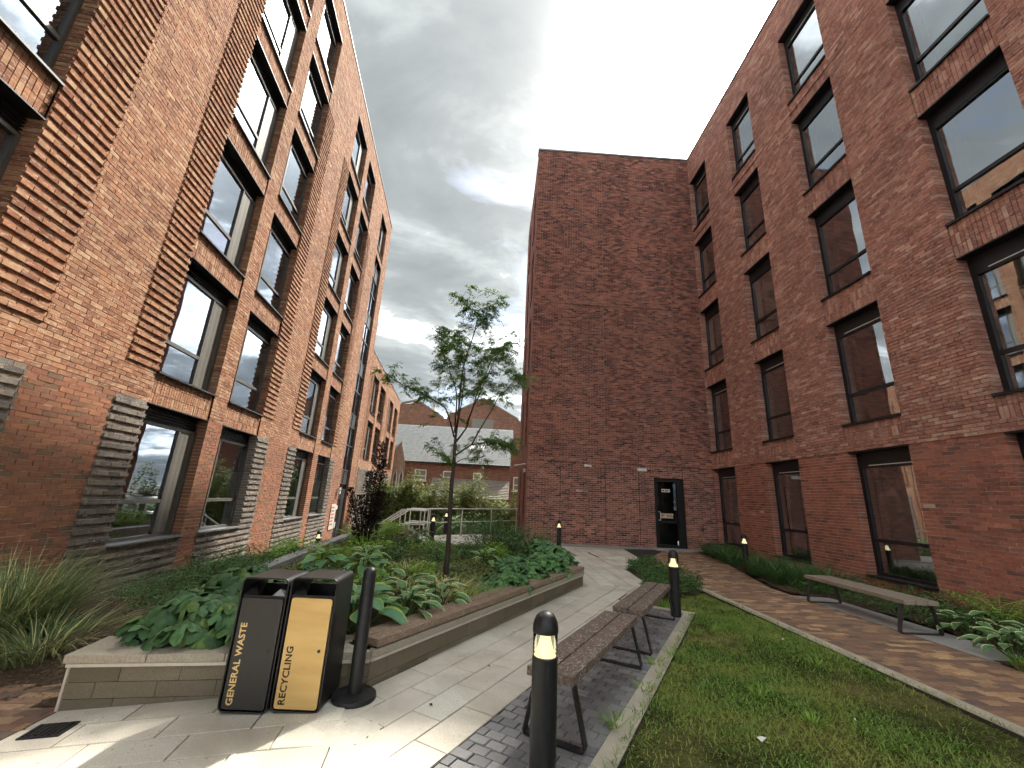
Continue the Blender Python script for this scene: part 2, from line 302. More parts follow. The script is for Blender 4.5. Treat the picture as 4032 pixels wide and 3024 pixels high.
# background
t = NT('far_brick'); v = t.coord('Object'); bt = t.n('ShaderNodeTexBrick'); bt.inputs['Scale'].default_value = 1.0; bt.inputs['Brick Width'].default_value = 0.45; bt.inputs['Row Height'].default_value = 0.15
bt.inputs['Mortar Size'].default_value = 0.012; bt.inputs['Color1'].default_value = (*S(150, 98, 74), 1); bt.inputs['Color2'].default_value = (*S(112, 78, 64), 1); bt.inputs['Mortar'].default_value = (*S(150, 130, 112), 1)
t.L(t.plane(0, 2), bt.inputs['Vector']); M['far_brick'] = t.fin(t.mix(t.ramp(t.noise(v, 2.0, 5), [(0.35, 0.0), (0.7, 0.6)]), bt.outputs['Color'], S(98, 78, 66)), 0.9)
M['far_stone'] = plainmat('far_stone', (150, 138, 120), 0.9, n=0.25, ns=3)
M['slate'] = plainmat('slate', (128, 132, 132), 0.7, n=0.2, ns=2.5)
M['tile'] = plainmat('tile', (132, 128, 118), 0.8, n=0.2, ns=3)
t = NT('side_brick'); bt = t.n('ShaderNodeTexBrick'); bt.inputs['Scale'].default_value = 1.0; bt.inputs['Brick Width'].default_value = 0.235; bt.inputs['Row Height'].default_value = 0.0757; bt.inputs['Mortar Size'].default_value = 0.006
bt.inputs['Color1'].default_value = (*S(146, 84, 66), 1); bt.inputs['Color2'].default_value = (*S(118, 66, 56), 1); bt.inputs['Mortar'].default_value = (*S(112, 90, 78), 1)
t.L(t.plane(1, 2), bt.inputs['Vector']); M['side_brick'] = t.fin(bt.outputs['Color'], 0.9)

# ------------------------------------------------------------------ helpers
def link(o, parent=None, inv=None):
    COL.objects.link(o)
    if parent is not None:
        o.parent = parent
        if inv is not None: o.matrix_parent_inverse = Matrix.Translation(-Vector(inv))
    return o
def tag(o, label=None, cat=None, group=None, kind=None):
    if label: o['label'] = label
    if cat: o['category'] = cat
    if group: o['group'] = group
    if kind: o['kind'] = kind
    return o
def empty(name, loc, label, cat, group=None):
    o = bpy.data.objects.new(name, None); o.location = loc; o.empty_display_size = 0.2
    COL.objects.link(o); return tag(o, label, cat, group)
def mesh(name, V_, F_, mat=None, smooth=False):
    me = bpy.data.meshes.new(name)
    V_ = np.asarray(V_, dtype=np.float32).reshape(-1, 3)
    if isinstance(F_, np.ndarray):
        n, k = F_.shape
        me.vertices.add(len(V_)); me.vertices.foreach_set('co', V_.ravel())
        me.loops.add(n * k); me.loops.foreach_set('vertex_index', F_.astype(np.int32).ravel())
        me.polygons.add(n); me.polygons.foreach_set('loop_start', np.arange(0, n * k, k, dtype=np.int32))
        me.update(calc_edges=True)
    else:
        me.from_pydata([tuple(map(float, v)) for v in V_], [], F_)
    me.polygons.foreach_set('use_smooth', [bool(smooth)] * len(me.polygons))
    if mat is not None: me.materials.append(M[mat] if isinstance(mat, str) else mat)
    return me
class MB:
    """collects shapes into one mesh"""
    def __init__(s): s.v = []; s.f = []
    def add(s, V_, F_):
        b = len(s.v); s.v += [tuple(map(float, p)) for p in V_]; s.f += [tuple(int(i) + b for i in f) for f in F_]; return s
    def box(s, x0, x1, y0, y1, z0, z1):
        return s.add([(x0, y0, z0), (x1, y0, z0), (x1, y1, z0), (x0, y1, z0), (x0, y0, z1), (x1, y0, z1), (x1, y1, z1), (x0, y1, z1)], BOXF)
    def fbox(s, fac, a, b, o0, o1, z0, z1):      # box in facade coordinates
        P = [fac.P(x, o, z) for z in (z0, z1) for (x, o) in ((a, o0), (b, o0), (b, o1), (a, o1))]
        return s.add(P, BOXF)
    def cyl(s, c, r0, z0, z1, r1=None, n=20, cap=True):
        r1 = r0 if r1 is None else r1
        a = [2 * math.pi * i / n for i in range(n)]
        Vt = [(c[0] + r0 * math.cos(t), c[1] + r0 * math.sin(t), z0) for t in a] + [(c[0] + r1 * math.cos(t), c[1] + r1 * math.sin(t), z1) for t in a]
        F = [(i, (i + 1) % n, n + (i + 1) % n, n + i) for i in range(n)]
        if cap: F += [tuple(range(n))[::-1], tuple(range(n, 2 * n))]
        return s.add(Vt, F)
    def lathe(s, prof, n=24, c=(0, 0)):
        Vt = []; F = []
        for r, z in prof:
            for i in range(n):
                a = 2 * math.pi * i / n; Vt.append((c[0] + r * math.cos(a), c[1] + r * math.sin(a), z))
        for k in range(len(prof) - 1):
            for i in range(n):
                j = (i + 1) % n; F.append((k * n + i, k * n + j, (k + 1) * n + j, (k + 1) * n + i))
        return s.add(Vt, F)
    def tube(s, pts, rad, n=8, cap=True):
        pts = [np.array(p, float) for p in pts]; rad = rad if isinstance(rad, (list, tuple)) else [rad] * len(pts)
        Vt = []; F = []
        for i, p in enumerate(pts):
            d = pts[min(i + 1, len(pts) - 1)] - pts[max(i - 1, 0)]; d /= np.linalg.norm(d) + 1e-9
            u = np.cross(d, (0.31, 0.17, 0.93) if abs(d[2]) < 0.9 else (1, 0, 0)); u /= np.linalg.norm(u); w = np.cross(d, u)
            for k in range(n):
                a = 2 * math.pi * k / n; Vt.append(p + rad[i] * (math.cos(a) * u + math.sin(a) * w))
        for i in range(len(pts) - 1):
            for k in range(n):
                j = (k + 1) % n; F.append((i * n + k, i * n + j, (i + 1) * n + j, (i + 1) * n + k))
        if cap: F += [tuple(range(n))[::-1], tuple(range((len(pts) - 1) * n, len(pts) * n))]
        return s.add(Vt, F)
    def prism(s, poly, z0, z1):
        n = len(poly); z0 = z0 if callable(z0) else (lambda x, y, q=z0: q); z1 = z1 if callable(z1) else (lambda x, y, q=z1: q)
        Vt = [(x, y, z0(x, y)) for x, y in poly] + [(x, y, z1(x, y)) for x, y in poly]
        return s.add(Vt, [tuple(range(n))[::-1], tuple(range(n, 2 * n))] + [(i, (i + 1) % n, n + (i + 1) % n, n + i) for i in range(n)])
    def build(s, name, mat, parent=None, inv=None, smooth=False):
        return link(bpy.data.objects.new(name, mesh(name, s.v, s.f, mat, smooth)), parent, inv)
BOXF = [(3, 2, 1, 0), (4, 5, 6, 7), (0, 1, 5, 4), (1, 2, 6, 5), (2, 3, 7, 6), (3, 0, 4, 7)]
def bevel(o, w, seg=2):
    m = o.modifiers.new('bevel', 'BEVEL'); m.width = w; m.segments = seg; m.limit_method = 'ANGLE'; m.angle_limit = R(40); return o
def structure(o, label=None):
    o['kind'] = 'structure'
    return o
def copy_tree(o, parent=None, loc=None, rz=None):
    c = o.copy(); COL.objects.link(c)
    if parent is not None: c.parent = parent
    if loc is not None: c.location = loc
    if rz is not None: c.rotation_euler = (0, 0, rz)
    for ch in list(o.children): copy_tree(ch, c)
    return c
def project(P):
    d = np.asarray(P) - CO; x = d @ CX; y = d @ CY; z = d @ CF
    zz = np.where(z > 0.05, z, 1e9)
    return 0.5 + FPX * x / zz, (0.375 - FPX * y / zz) / 0.75, z
def visible_size(P, L_):
    u, v, z = project(P); ok = (z > 0.3) & (u > 0.0) & (u < 1.0) & (v > 0.0) & (v < 1.0)
    return np.where(ok, L_ / np.maximum(z, 0.1), -1)

# ------------------------------------------------------------------ brick facades
class Fac:
    def __init__(s, O, d, n): s.O = np.array(O, float); s.d = np.array(d, float); s.n = np.array(n, float)
    def P(s, a, o, z):
        q = s.O + s.d * a + s.n * o; return (q[0], q[1], z)
    def PV(s, a, o, z):
        a = np.asarray(a); o = np.asarray(o); xy = s.O[None] + a[:, None] * s.d[None] + o[:, None] * s.n[None]
        return np.concatenate([xy, np.asarray(z)[:, None]], 1)
aL = R(-6.19); dL = (math.sin(aL), math.cos(aL)); nL = (math.cos(aL), -math.sin(aL))
LF = Fac((-5.654 * nL[0], -5.654 * nL[1]), dL, nL)
RXW, YCW = 8.70, 16.51
RF = Fac((RXW, 0), (0, 1), (-1, 0))
CFc = Fac((0, YCW), (1, 0), (0, -1))
CH = 3.1 / 41.0          # course height, left block
CR_ = 3.48 / 46.0        # course height, right block
BL = 0.2345              # brick length with its joint
J = 0.010
def subtract(iv, a, b):
    out = []
    for x, y in iv:
        if b <= x or a >= y: out.append((x, y)); continue
        if a > x: out.append((x, a))
        if b < y: out.append((b, y))
    return out
def lay(s0, s1, z0, z1, ch, holes, zones, key_of):
    """lays courses of running bond; holes leave openings; zones = [(s0,s1,z0,z1,style)]. returns {material: rows}"""
    out = {}
    nrow = int(round((z1 - z0) / ch))
    for r in range(nrow):
        za = z0 + r * ch; zc = za + ch / 2
        base = [(s0, s1)]; edges = set()
        for (a, b, c, d) in holes:
            if c < zc < d: base = subtract(base, a, b); edges |= {round(a, 4), round(b, 4)}
        parts = []
        rest = base
        for (a, b, c, d, st) in zones:
            if c < zc < d:
                for x, y in rest:
                    lo, hi = max(x, a), min(y, b)
                    if hi - lo > 0.01: parts.append((lo, hi, st))
                rest = subtract(rest, a, b)
        parts += [(x, y, 'plain') for x, y in rest]
        for lo, hi, st in parts:
            if st == 'skip': continue
            off = 0.0
            if st in ('rib', 'ribgrey'): off = 0.030 if r % 2 else 0.0
            elif st == 'sunk': off = -0.022
            k0 = math.floor((lo - 0.5 * BL * (r % 2)) / BL)
            x = k0 * BL + 0.5 * BL * (r % 2)
            rows = out.setdefault(key_of(zc, st), [])
            while x < hi:
                a, b = max(x, lo), min(x + BL, hi)
                if hi - b < 0.045: b = hi
                if b - a < 0.045 and a == lo: x += BL; a, b = lo, min(x + BL, hi)
                if b - a > 0.02:
                    ea = round(lo, 4) in edges and a == lo; eb = round(hi, 4) in edges and b == hi
                    rows.append((a + (0 if ea else J / 2), b - (0 if eb else J / 2), za + J / 2, za + ch - J / 2, off, -0.3 if (ea or eb) else -0.015, 1.0 if (abs(b - a - BL) < 1e-4 and not ea and not eb and st != 'sunk') else 0.0))
                x += BL
                if b >= hi: break
    return out
def soldiers(out, key, a, b, z0, z1, off):
    n = max(1, round((z1 - z0) / 0.225)); h = (z1 - z0) / n; m = max(1, round((b - a) / 0.0757)); w = (b - a) / m
    rows = out.setdefault(key, [])
    for i in range(n):
        for j in range(m):
            rows.append((a + j * w + J / 2, a + (j + 1) * w - J / 2, z0 + i * h + J / 2, z0 + (i + 1) * h - J / 2, off, off - 0.03, 0.0))
def brick_mesh(fac, rows, name, mat):
    A = np.array(rows); n = len(A)
    f = A[:, 4] + rng.normal(0, 0.0018, n)
    jit = lambda: rng.normal(0, 0.0012, n)
    vs_ = []
    for (a, z) in ((0, 2), (1, 2), (1, 3), (0, 3)): vs_.append(fac.PV(A[:, a] + jit(), f + jit(), A[:, z] + jit()))
    for (a, z) in ((0, 2), (1, 2), (1, 3), (0, 3)): vs_.append(fac.PV(A[:, a], A[:, 5], A[:, z]))
    Vt = np.stack(vs_, 1).reshape(-1, 3)
    q = np.array([(0, 1, 2, 3), (4, 5, 1, 0), (5, 6, 2, 1), (6, 7, 3, 2), (7, 4, 0, 3)])
    Fq = (np.arange(n)[:, None, None] * 8 + q[None]).reshape(-1, 4)
    return mesh(name, Vt, Fq, mat)
def place_bricks(fac, out, ch, walls, limit=300):
    """the bricks that show largest become single objects, the rest one mesh for each wall"""
    items = []
    for key, rows in out.items():
        A = np.array(rows); c = fac.PV((A[:, 0] + A[:, 1]) / 2, A[:, 4], (A[:, 2] + A[:, 3]) / 2)
        sz = visible_size(c, 1.0) * (A[:, 6] > 0.5)
        for i in np.argsort(-sz)[:limit]:
            if sz[i] > 0: items.append((sz[i], key, i))
    items.sort(key=lambda t_: -t_[0]); items = items[:limit]
    rz = math.atan2(fac.d[1], fac.d[0]); sg = 1.0 if (fac.n @ np.array([-fac.d[1], fac.d[0]])) > 0 else -1.0
    lib = {}
    taken = {}
    for _, key, i in items:
        taken.setdefault(key, set()).add(int(i)); r = out[key][int(i)]
        w = random.randrange(6)
        if (key, w) not in lib:
            L2 = (BL - J) / 2; H2 = (ch - J) / 2; e = lambda: random.gauss(0, 0.0014)
            Vt = [(x + e(), sg * e(), z + e()) for x, z in ((-L2, -H2), (L2, -H2), (L2, H2), (-L2, H2))] + [(x, -sg * 0.04, z) for x, z in ((-L2, -H2), (L2, -H2), (L2, H2), (-L2, H2))]
            lib[(key, w)] = mesh('brick', Vt, [(0, 1, 2, 3), (4, 5, 1, 0), (5, 6, 2, 1), (6, 7, 3, 2), (7, 4, 0, 3)], key)
        o = bpy.data.objects.new('brick', lib[(key, w)])
        o.location = fac.P((r[0] + r[1]) / 2, r[4] + random.gauss(0, 0.0018), (r[2] + r[3]) / 2); o.rotation_euler = (0, 0, rz)
        link(o, walls[key])
    for key, rows in out.items():
        keep = [r for i, r in enumerate(rows) if i not in taken.get(key, ())]
        tag(link(bpy.data.objects.new('brickwork', brick_mesh(fac, keep, 'brickwork', key)), walls[key]), kind='stuff')
def backing(fac, s0, s1, z0, z1, holes, off, name, mat, parent, inv, sunk=(), sunkoff=-0.045):
    """mortar bed behind the bricks, with the openings left out"""
    real = holes; holes = list(holes) + [tuple(q[:4]) for q in sunk]
    xs = sorted({s0, s1, *[min(max(h, s0), s1) for q in holes for h in q[:2]]}); zs = sorted({z0, z1, *[min(max(h, z0), z1) for q in holes for h in q[2:4]]})
    mb = MB()
    for i in range(len(xs) - 1):
        for k in range(len(zs) - 1):
            xc, zc = (xs[i] + xs[i + 1]) / 2, (zs[k] + zs[k + 1]) / 2
            if any(a < xc < b and c < zc < d for a, b, c, d in [q[:4] for q in holes]): continue
            mb.add([fac.P(xs[i], off, zs[k]), fac.P(xs[i + 1], off, zs[k]), fac.P(xs[i + 1], off, zs[k + 1]), fac.P(xs[i], off, zs[k + 1])], [(0, 1, 2, 3)])
    root = mb.build(name, mat, parent, inv)
    for a, b, c, d in [q[:4] for q in sunk]:
        c, d = max(c, z0), min(d, z1)
        if d > c: MB().add([fac.P(a, sunkoff, c), fac.P(b, sunkoff, c), fac.P(b, sunkoff, d), fac.P(a, sunkoff, d)], [(0, 1, 2, 3)]).build('recess_bed', mat, root)
    return root
def sheet(fac, a, b, z0, z1, o):
    if fac.d[1] * fac.n[0] - fac.d[0] * fac.n[1] < 0: a, b = b, a      # face outwards
    return [fac.P(a, o, z0), fac.P(b, o, z0), fac.P(b, o, z1), fac.P(a, o, z1)]
def room(fac, a, b, z0, z1, o, depth, mat, win, lamp=False):
    mb = MB(); A, B, Z0, Z1 = a - 0.5, b + 0.5, z0 - 0.3, z1 + 0.02
    p = [fac.P(A, o, Z0), fac.P(B, o, Z0), fac.P(B, o, Z1), fac.P(A, o, Z1), fac.P(A, o - depth, Z0), fac.P(B, o - depth, Z0), fac.P(B, o - depth, Z1), fac.P(A, o - depth, Z1)]
    mb.add(p, [(4, 5, 6, 7), (0, 1, 5, 4), (2, 3, 7, 6), (1, 2, 6, 5), (3, 0, 4, 7)])
    for q in ((A, a, Z0, Z1), (b, B, Z0, Z1), (a, b, Z0, z0)): mb.add(sheet(fac, *q, o), [(0, 1, 2, 3)])
    mb.build('room_lining', mat, win)
    if lamp:
        c = fac.P(a + (b - a) * lamp[0], o - lamp[1], Z1 - 0.05)
        MB().cyl(c, 0.15, Z1 - 0.06, Z1 - 0.015, n=16).build('ceiling_light', 'ceiling_lamp', win)
def curtain(fac, a, b, z0, z1, o, win, mat='curtain', amp=0.03):
    n = max(8, int((b - a) / 0.03)); Vt = []; F = []
    for i in range(n + 1):
        s_ = a + (b - a) * i / n; oo = o + amp * math.sin(i * 1.35 + 0.4 * math.sin(i * 0.7))
        Vt += [fac.P(s_, oo, z0), fac.P(s_, oo, z1)]
    F = [(2 * i, 2 * i + 2, 2 * i + 3, 2 * i + 1) for i in range(n)]
    MB().add(Vt, F).build('curtain', mat, win, smooth=True)
def reveals(fac, a, b, z0, z1, mat, win):
    m_ = MB()
    for s_ in (a - 0.006, b + 0.006): m_.add([fac.P(s_, -0.007, z0), fac.P(s_, -0.36, z0), fac.P(s_, -0.36, z1), fac.P(s_, -0.007, z1)], [(0, 1, 2, 3)]); m_.build('reveal', mat, win); m_ = MB()
def left_window(b, inv, s0, s1, z0, z1, side, floor, ground, far=False):
    fac = LF; o = -0.21; fw = 0.055; lou = 0.30
    pw = 0.56 if side > 0 else 0.40
    g0, g1 = (s0 + fw, s1 - pw - fw) if side > 0 else (s0 + pw + fw, s1 - fw)
    zt = z1 - lou; tz = z0 + 0.66
    f = MB()
    f.fbox(fac, s0, s1, o - 0.05, o + 0.03, z0, z0 + fw); f.fbox(fac, s0, s1, o - 0.05, o + 0.032, zt - fw, zt)
    for a in ((s0, s0 + fw), (s1 - fw, s1)): f.fbox(fac, *a, o - 0.05, o + 0.03, z0 + fw, zt - fw)
    m0 = g1 if side > 0 else g0 - fw
    f.fbox(fac, m0, m0 + fw, o - 0.05, o + 0.028, z0 + fw, zt - fw)
    f.fbox(fac, g0, g1, o - 0.05, o + 0.022, tz, tz + 0.075)
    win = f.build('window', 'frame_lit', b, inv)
    for q in ((z0 + fw, tz), (tz + 0.075, zt - fw)): MB().add(sheet(fac, g0, g1, *q, o - 0.012), [(0, 1, 2, 3)]).build('pane', 'glass', win)
    p0, p1 = (m0 + fw, s1 - fw) if side > 0 else (s0 + fw, m0)
    MB().fbox(fac, p0, p1, o - 0.05, o + 0.012, z0 + fw, zt - fw).build('vent_panel', 'vent', win)
    if not far:
        MB().fbox(fac, s0, s1, o - 0.06, o - 0.03, zt, z1).build('louvre_shade_box', 'frame_dark', win)  # on upper floors box and slats stand in for shade under the head
        for k in range(5):
            zz = zt + 0.012 + k * 0.055
            MB().add([fac.P(s0, o - 0.03, zz), fac.P(s1, o - 0.03, zz), fac.P(s1, o + 0.02, zz + 0.006), fac.P(s0, o + 0.02, zz + 0.006), fac.P(s0, o - 0.03, zz + 0.03), fac.P(s1, o - 0.03, zz + 0.03), fac.P(s1, o + 0.02, zz + 0.012), fac.P(s0, o + 0.02, zz + 0.012)], BOXF).build('louvre_shade_slat', 'louvre', win)
    MB().fbox(fac, s0 - 0.004, s1 + 0.004, -0.33, 0.006, z1 - 0.022, z1 - 0.002).build('lintel', 'frame_dark', win)
    MB().fbox(fac, s0 + 0.002, s1 - 0.002, o - 0.02, 0.045 if not ground else 0.075, z0 - 0.035, z0 - 0.001).build('sill', 'sill_grey' if ground else 'frame', win)
    reveals(fac, s0, s1, z0, z1, 'mortar_light' if ground else 'mortar_shaded', win)
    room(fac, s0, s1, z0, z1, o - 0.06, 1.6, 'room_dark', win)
    h = (floor * 7 + int(s0 * 3)) % 5
    if ground:
        MB().add(sheet(fac, g0, g1, z0 + fw, z0 + 1.42, o - 0.03), [(0, 1, 2, 3)]).build('privacy_film', 'film', win)
        if h < 3: curtain(fac, g0, g0 + 0.35, z0, zt, o - 0.14, win)
    elif h < 4:
        w = (g1 - g0) * (0.35, 0.9, 0.6, 0.25)[h]; curtain(fac, g0, g0 + w, z0, zt, o - 0.15, win)
def right_window(b, inv, y0, y1, z0, z1, ground, lamp, k):
    fac = RF; o = -0.24; fw = 0.06; top = 0.40
    zt = z1 - top; tz = z0 + 0.72; f = MB()
    f.fbox(fac, y0, y1, o - 0.06, o + 0.03, z0, z0 + fw); f.fbox(fac, y0, y1, o - 0.06, o + 0.034, zt, z1)
    for a in ((y0, y0 + fw), (y1 - fw * 1.6, y1)): f.fbox(fac, *a, o - 0.06, o + 0.03, z0 + fw, zt)
    f.fbox(fac, y0 + fw, y1 - fw * 1.6, o - 0.05, o + 0.024, tz, tz + 0.075)
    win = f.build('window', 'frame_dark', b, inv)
    for q in ((z0 + fw, tz), (tz + 0.075, zt)): MB().add(sheet(fac, y0 + fw, y1 - fw * 1.6, *q, o - 0.012), [(0, 1, 2, 3)]).build('pane', 'glass_right', win)
    MB().fbox(fac, y0 + 0.12, y1 - 0.3, o + 0.034, o + 0.045, zt + 0.05, zt + 0.068).build('top_strip', 'white_plastic' if (ground or k % 3 == 0) else 'frame_dark', win)  # thin strip across the top panel, white on some windows
    MB().fbox(fac, y0 - 0.004, y1 + 0.004, -0.30, 0.006, z1 - 0.03, z1 - 0.002).build('lintel', 'frame_dark', win)
    MB().fbox(fac, y0 + 0.002, y1 - 0.002, o - 0.02, 0.05, z0 - 0.05, z0 - 0.001).build('sill', 'frame_dark', win)
    reveals(fac, y0, y1, z0, z1, 'mortar_wing' if ground else 'mortar_shaded', win)
    room(fac, y0, y1, z0, z1, o - 0.07, 2.4, 'room', win, lamp)
    if k % 4 == 1: curtain(fac, y0 + 0.1, y1 - 0.75, z0, zt, o - 0.25, win, 'blind', 0.035)
    curtain(fac, y1 - 0.32, y1 - 0.16, z0, zt, o - 0.2, win, 'blind', 0.012)

# ------------------------------------------------------------------ left block
SILL = [0.47 + 3.1 * k for k in range(6)]; HEAD = [z + 33 * CH for z in SILL]
LCOL = [(0.58, 2.59, 1), (3.21, 5.12, -1), (8.29, 10.30, 1), (10.92, 12.83, -1), (16.0, 18.0, 1), (18.65, 20.45, -1)]
LZ0 = 0.47 - 24 * CH; LZ1 = LZ0 + round((19.7 - LZ0) / CH) * CH
LTOP = SILL[4] + 33 * CH
lb_loc = LF.P(15, -0.2, LZ0)
lb = empty('apartment_block', lb_loc, 'tall sunlit red brick block with ribbed brick panels left of the courtyard', 'building')
holes = [(a, b, SILL[k], HEAD[k]) for a, b, _ in LCOL for k in range(6)]
holes += [(22.95, 24.85, LZ0 + CH, 15.5), (22.95, 24.85, SILL[5], HEAD[5])]
sold = [(a, b, HEAD[k], SILL[k + 1]) for a, b, _ in LCOL for k in range(5)]
zones = [(a, b, z0, z1, 'skip') for a, b, z0, z1 in sold]
for a, b in ((-0.2, 0.58), (5.12, 6.03), (7.53, 8.29), (12.83, 13.63), (15.22, 16.0), (20.45, 21.2)):
    zones += [(a, b, LZ0, HEAD[0], 'ribgrey'), (a, b, HEAD[0] + 8 * CH, LTOP, 'rib')]
for a, b, _ in LCOL: zones.append((a, b, LZ0, SILL[0], 'ribgrey'))
def lkey(z, st):
    if st == 'ribgrey': return 'brick_grey'
    return 'brick_left_low' if z < HEAD[0] else 'brick_left'
lout = lay(-3.0, 26.2, LZ0, LZ1, CH, holes, zones, lkey)
for a, b, z0, z1 in sold: soldiers(lout, 'brick_left', a, b, z0, z1, -0.03)
ho = holes
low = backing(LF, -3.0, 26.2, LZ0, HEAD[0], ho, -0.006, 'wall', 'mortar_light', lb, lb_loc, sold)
upw = backing(LF, -3.0, 26.2, HEAD[0], LZ1, ho, -0.013, 'wall', 'mortar_shaded', lb, lb_loc, sold)
lwalls = {'brick_left': upw, 'brick_left_low': low, 'brick_grey': low}
place_bricks(LF, lout, CH, lwalls)
for k in range(6):
    for a, b, sd in LCOL: left_window(lb, lb_loc, a, b, SILL[k], HEAD[k], sd, k, k == 0)
left_window(lb, lb_loc, 22.95, 24.85, SILL[5], HEAD[5], 1, 5, False)
# body behind the facade, roof and parapet capping
m_ = MB(); q = [LF.P(-3, -0.013, LZ0 - 0.3), LF.P(26.2, -0.013, LZ0 - 0.3), LF.P(26.2, -11, LZ0 - 0.3), LF.P(-3, -11, LZ0 - 0.3)]; q += [(x, y, LZ1 - 0.02) for x, y, _ in q]
m_.add(q, [(1, 2, 6, 5), (2, 3, 7, 6), (3, 0, 4, 7)]).build('rear_wall', 'side_brick', lb, lb_loc)
m_ = MB(); m_.add([(x, y, LZ1 - 0.5) for x, y, _ in q[:4]], [(0, 1, 2, 3)]).build('roof', 'roof', lb, lb_loc)
MB().fbox(LF, -3.0, 26.23, -0.45, 0.03, LZ1, LZ1 + 0.05).build('parapet_capping', 'coping_metal', lb, lb_loc)
# glazed stair strip with the entrance door at its foot
st = MB(); o = -0.14
for s_ in (22.95, 23.87, 24.79): st.fbox(LF, s_, s_ + 0.06, o - 0.05, o + 0.04, LZ0, 15.5)
for k in range(7):
    zz = -1.25 + 3.1 * k - 0.0
    for dz in (0.0, 0.72, 2.05): 
        if zz + dz < 15.4 and zz + dz > 0.9: st.fbox(LF, 23.01, 24.79, o - 0.05, o + 0.035, zz + dz, zz + dz + 0.07)
stw = st.build('stair_window', 'frame', lb, lb_loc)
for k in range(1, 6):
    zz = -1.25 + 3.1 * k
    for a, b in ((23.01, 23.87), (23.93, 24.79)):
        MB().fbox(LF, a, b, o - 0.04, o + 0.01, zz + 0.07, zz + 0.72).build('spandrel_panel', 'frame', stw)
        MB().add(sheet(LF, a, b, zz + 0.79, zz + 2.05, o - 0.01), [(0, 1, 2, 3)]).build('pane', 'glass', stw)
        MB().add(sheet(LF, a, b, zz + 2.12, min(zz + 3.1, 15.45), o - 0.01), [(0, 1, 2, 3)]).build('pane', 'glass', stw)
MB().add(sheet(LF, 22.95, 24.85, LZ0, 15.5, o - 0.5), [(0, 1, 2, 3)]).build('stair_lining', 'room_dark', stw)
dr = MB().fbox(LF, 23.01, 24.3, o - 0.05, o + 0.015, LZ0 + 0.1, 1.05).build('door', 'door_dark', lb, lb_loc)
MB().fbox(LF, 23.25, 24.05, o + 0.016, o + 0.022, -0.1, 0.9).build('door_pane', 'glass', dr)
MB().fbox(LF, 23.35, 23.6, o + 0.024, o + 0.028, 0.55, 0.75).build('notice', 'white_paint', dr)
MB().fbox(LF, 23.3, 23.55, o + 0.03, o + 0.06, -0.35, -0.1).build('lock_box', 'steel', dr)
MB().fbox(LF, 24.3, 24.79, o - 0.05, o + 0.012, LZ0 + 0.1, 1.05).build('door_side_panel', 'frame', dr)
MB().fbox(LF, 23.01, 24.79, o - 0.05, o + 0.02, 1.06, 1.6).build('door_head_panel', 'frame', dr)
# ------------------------------------------------------------------ lower wing at the end of the left block
WS = [0.47 + 3.1 * k for k in range(3)]; WH = [z + 33 * CH for z in WS]; WZ1 = LZ0 + round((10.4 - LZ0) / CH) * CH
WC = [(27.45, 29.55, 1), (30.35, 32.5, -1), (35.2, 37.4, 1), (38.35, 40.2, -1)]
wholes = [(a, b, WS[k], WH[k]) for a, b, _ in WC for k in (1, 2)] + [(36.3, 37.5, LZ0 + CH, 0.95)]
wsold = [(a, b, WH[1], WS[2]) for a, b, _ in WC]
wz = [(a, b, z0, z1, 'skip') for a, b, z0, z1 in wsold]
for a, b in ((26.65, 27.45), (32.5, 33.25), (34.45, 35.2), (40.2, 40.95)): wz += [(a, b, WH[0] + 8 * CH, WH[2], 'rib')]
wz += [(26.65, 33.25, LZ0, WH[0], 'ribgrey'), (34.45, 40.95, LZ0, WH[0], 'ribgrey')]
wout = lay(26.25, 41.7, LZ0, WZ1, CH, wholes, wz, lkey)
for a, b, z0, z1 in wsold: soldiers(wout, 'brick_left', a, b, z0, z1, -0.03)
wlo = backing(LF, 26.25, 41.7, LZ0, WH[0], wholes, -0.006, 'wing_wall', 'mortar_light', lb, lb_loc, wsold)
wup = backing(LF, 26.25, 41.7, WH[0], WZ1, wholes, -0.013, 'wing_wall', 'mortar_shaded', lb, lb_loc, wsold)
for key, rows in wout.items():
    tag(link(bpy.data.objects.new('brickwork', brick_mesh(LF, rows, 'brickwork', key)), wup if key == 'brick_left' else wlo), kind='stuff')
for k in (1, 2):
    for a, b, sd in WC: left_window(lb, lb_loc, a, b, WS[k], WH[k], sd, k, False, far=True)
MB().fbox(LF, 36.3, 37.5, -0.12, -0.08, LZ0, 0.95).build('wing_door', 'door_dark', lb, lb_loc)
q = [LF.P(26.2, -0.013, LZ0 - 0.3), LF.P(41.7, -0.013, LZ0 - 0.3), LF.P(41.7, -9, LZ0 - 0.3), LF.P(26.2, -9, LZ0 - 0.3)]; q += [(x, y, WZ1 - 0.02) for x, y, _ in q]
MB().add(q, [(1, 2, 6, 5), (2, 3, 7, 6)]).add([(x, y, WZ1 - 0.4) for x, y, _ in q[:4]], [(0, 1, 2, 3)]).build('wing_body', 'side_brick', lb, lb_loc)
MB().fbox(LF, 26.24, 41.73, -0.4, 0.03, WZ1, WZ1 + 0.05).build('parapet_capping', 'coping_metal', lb, lb_loc)

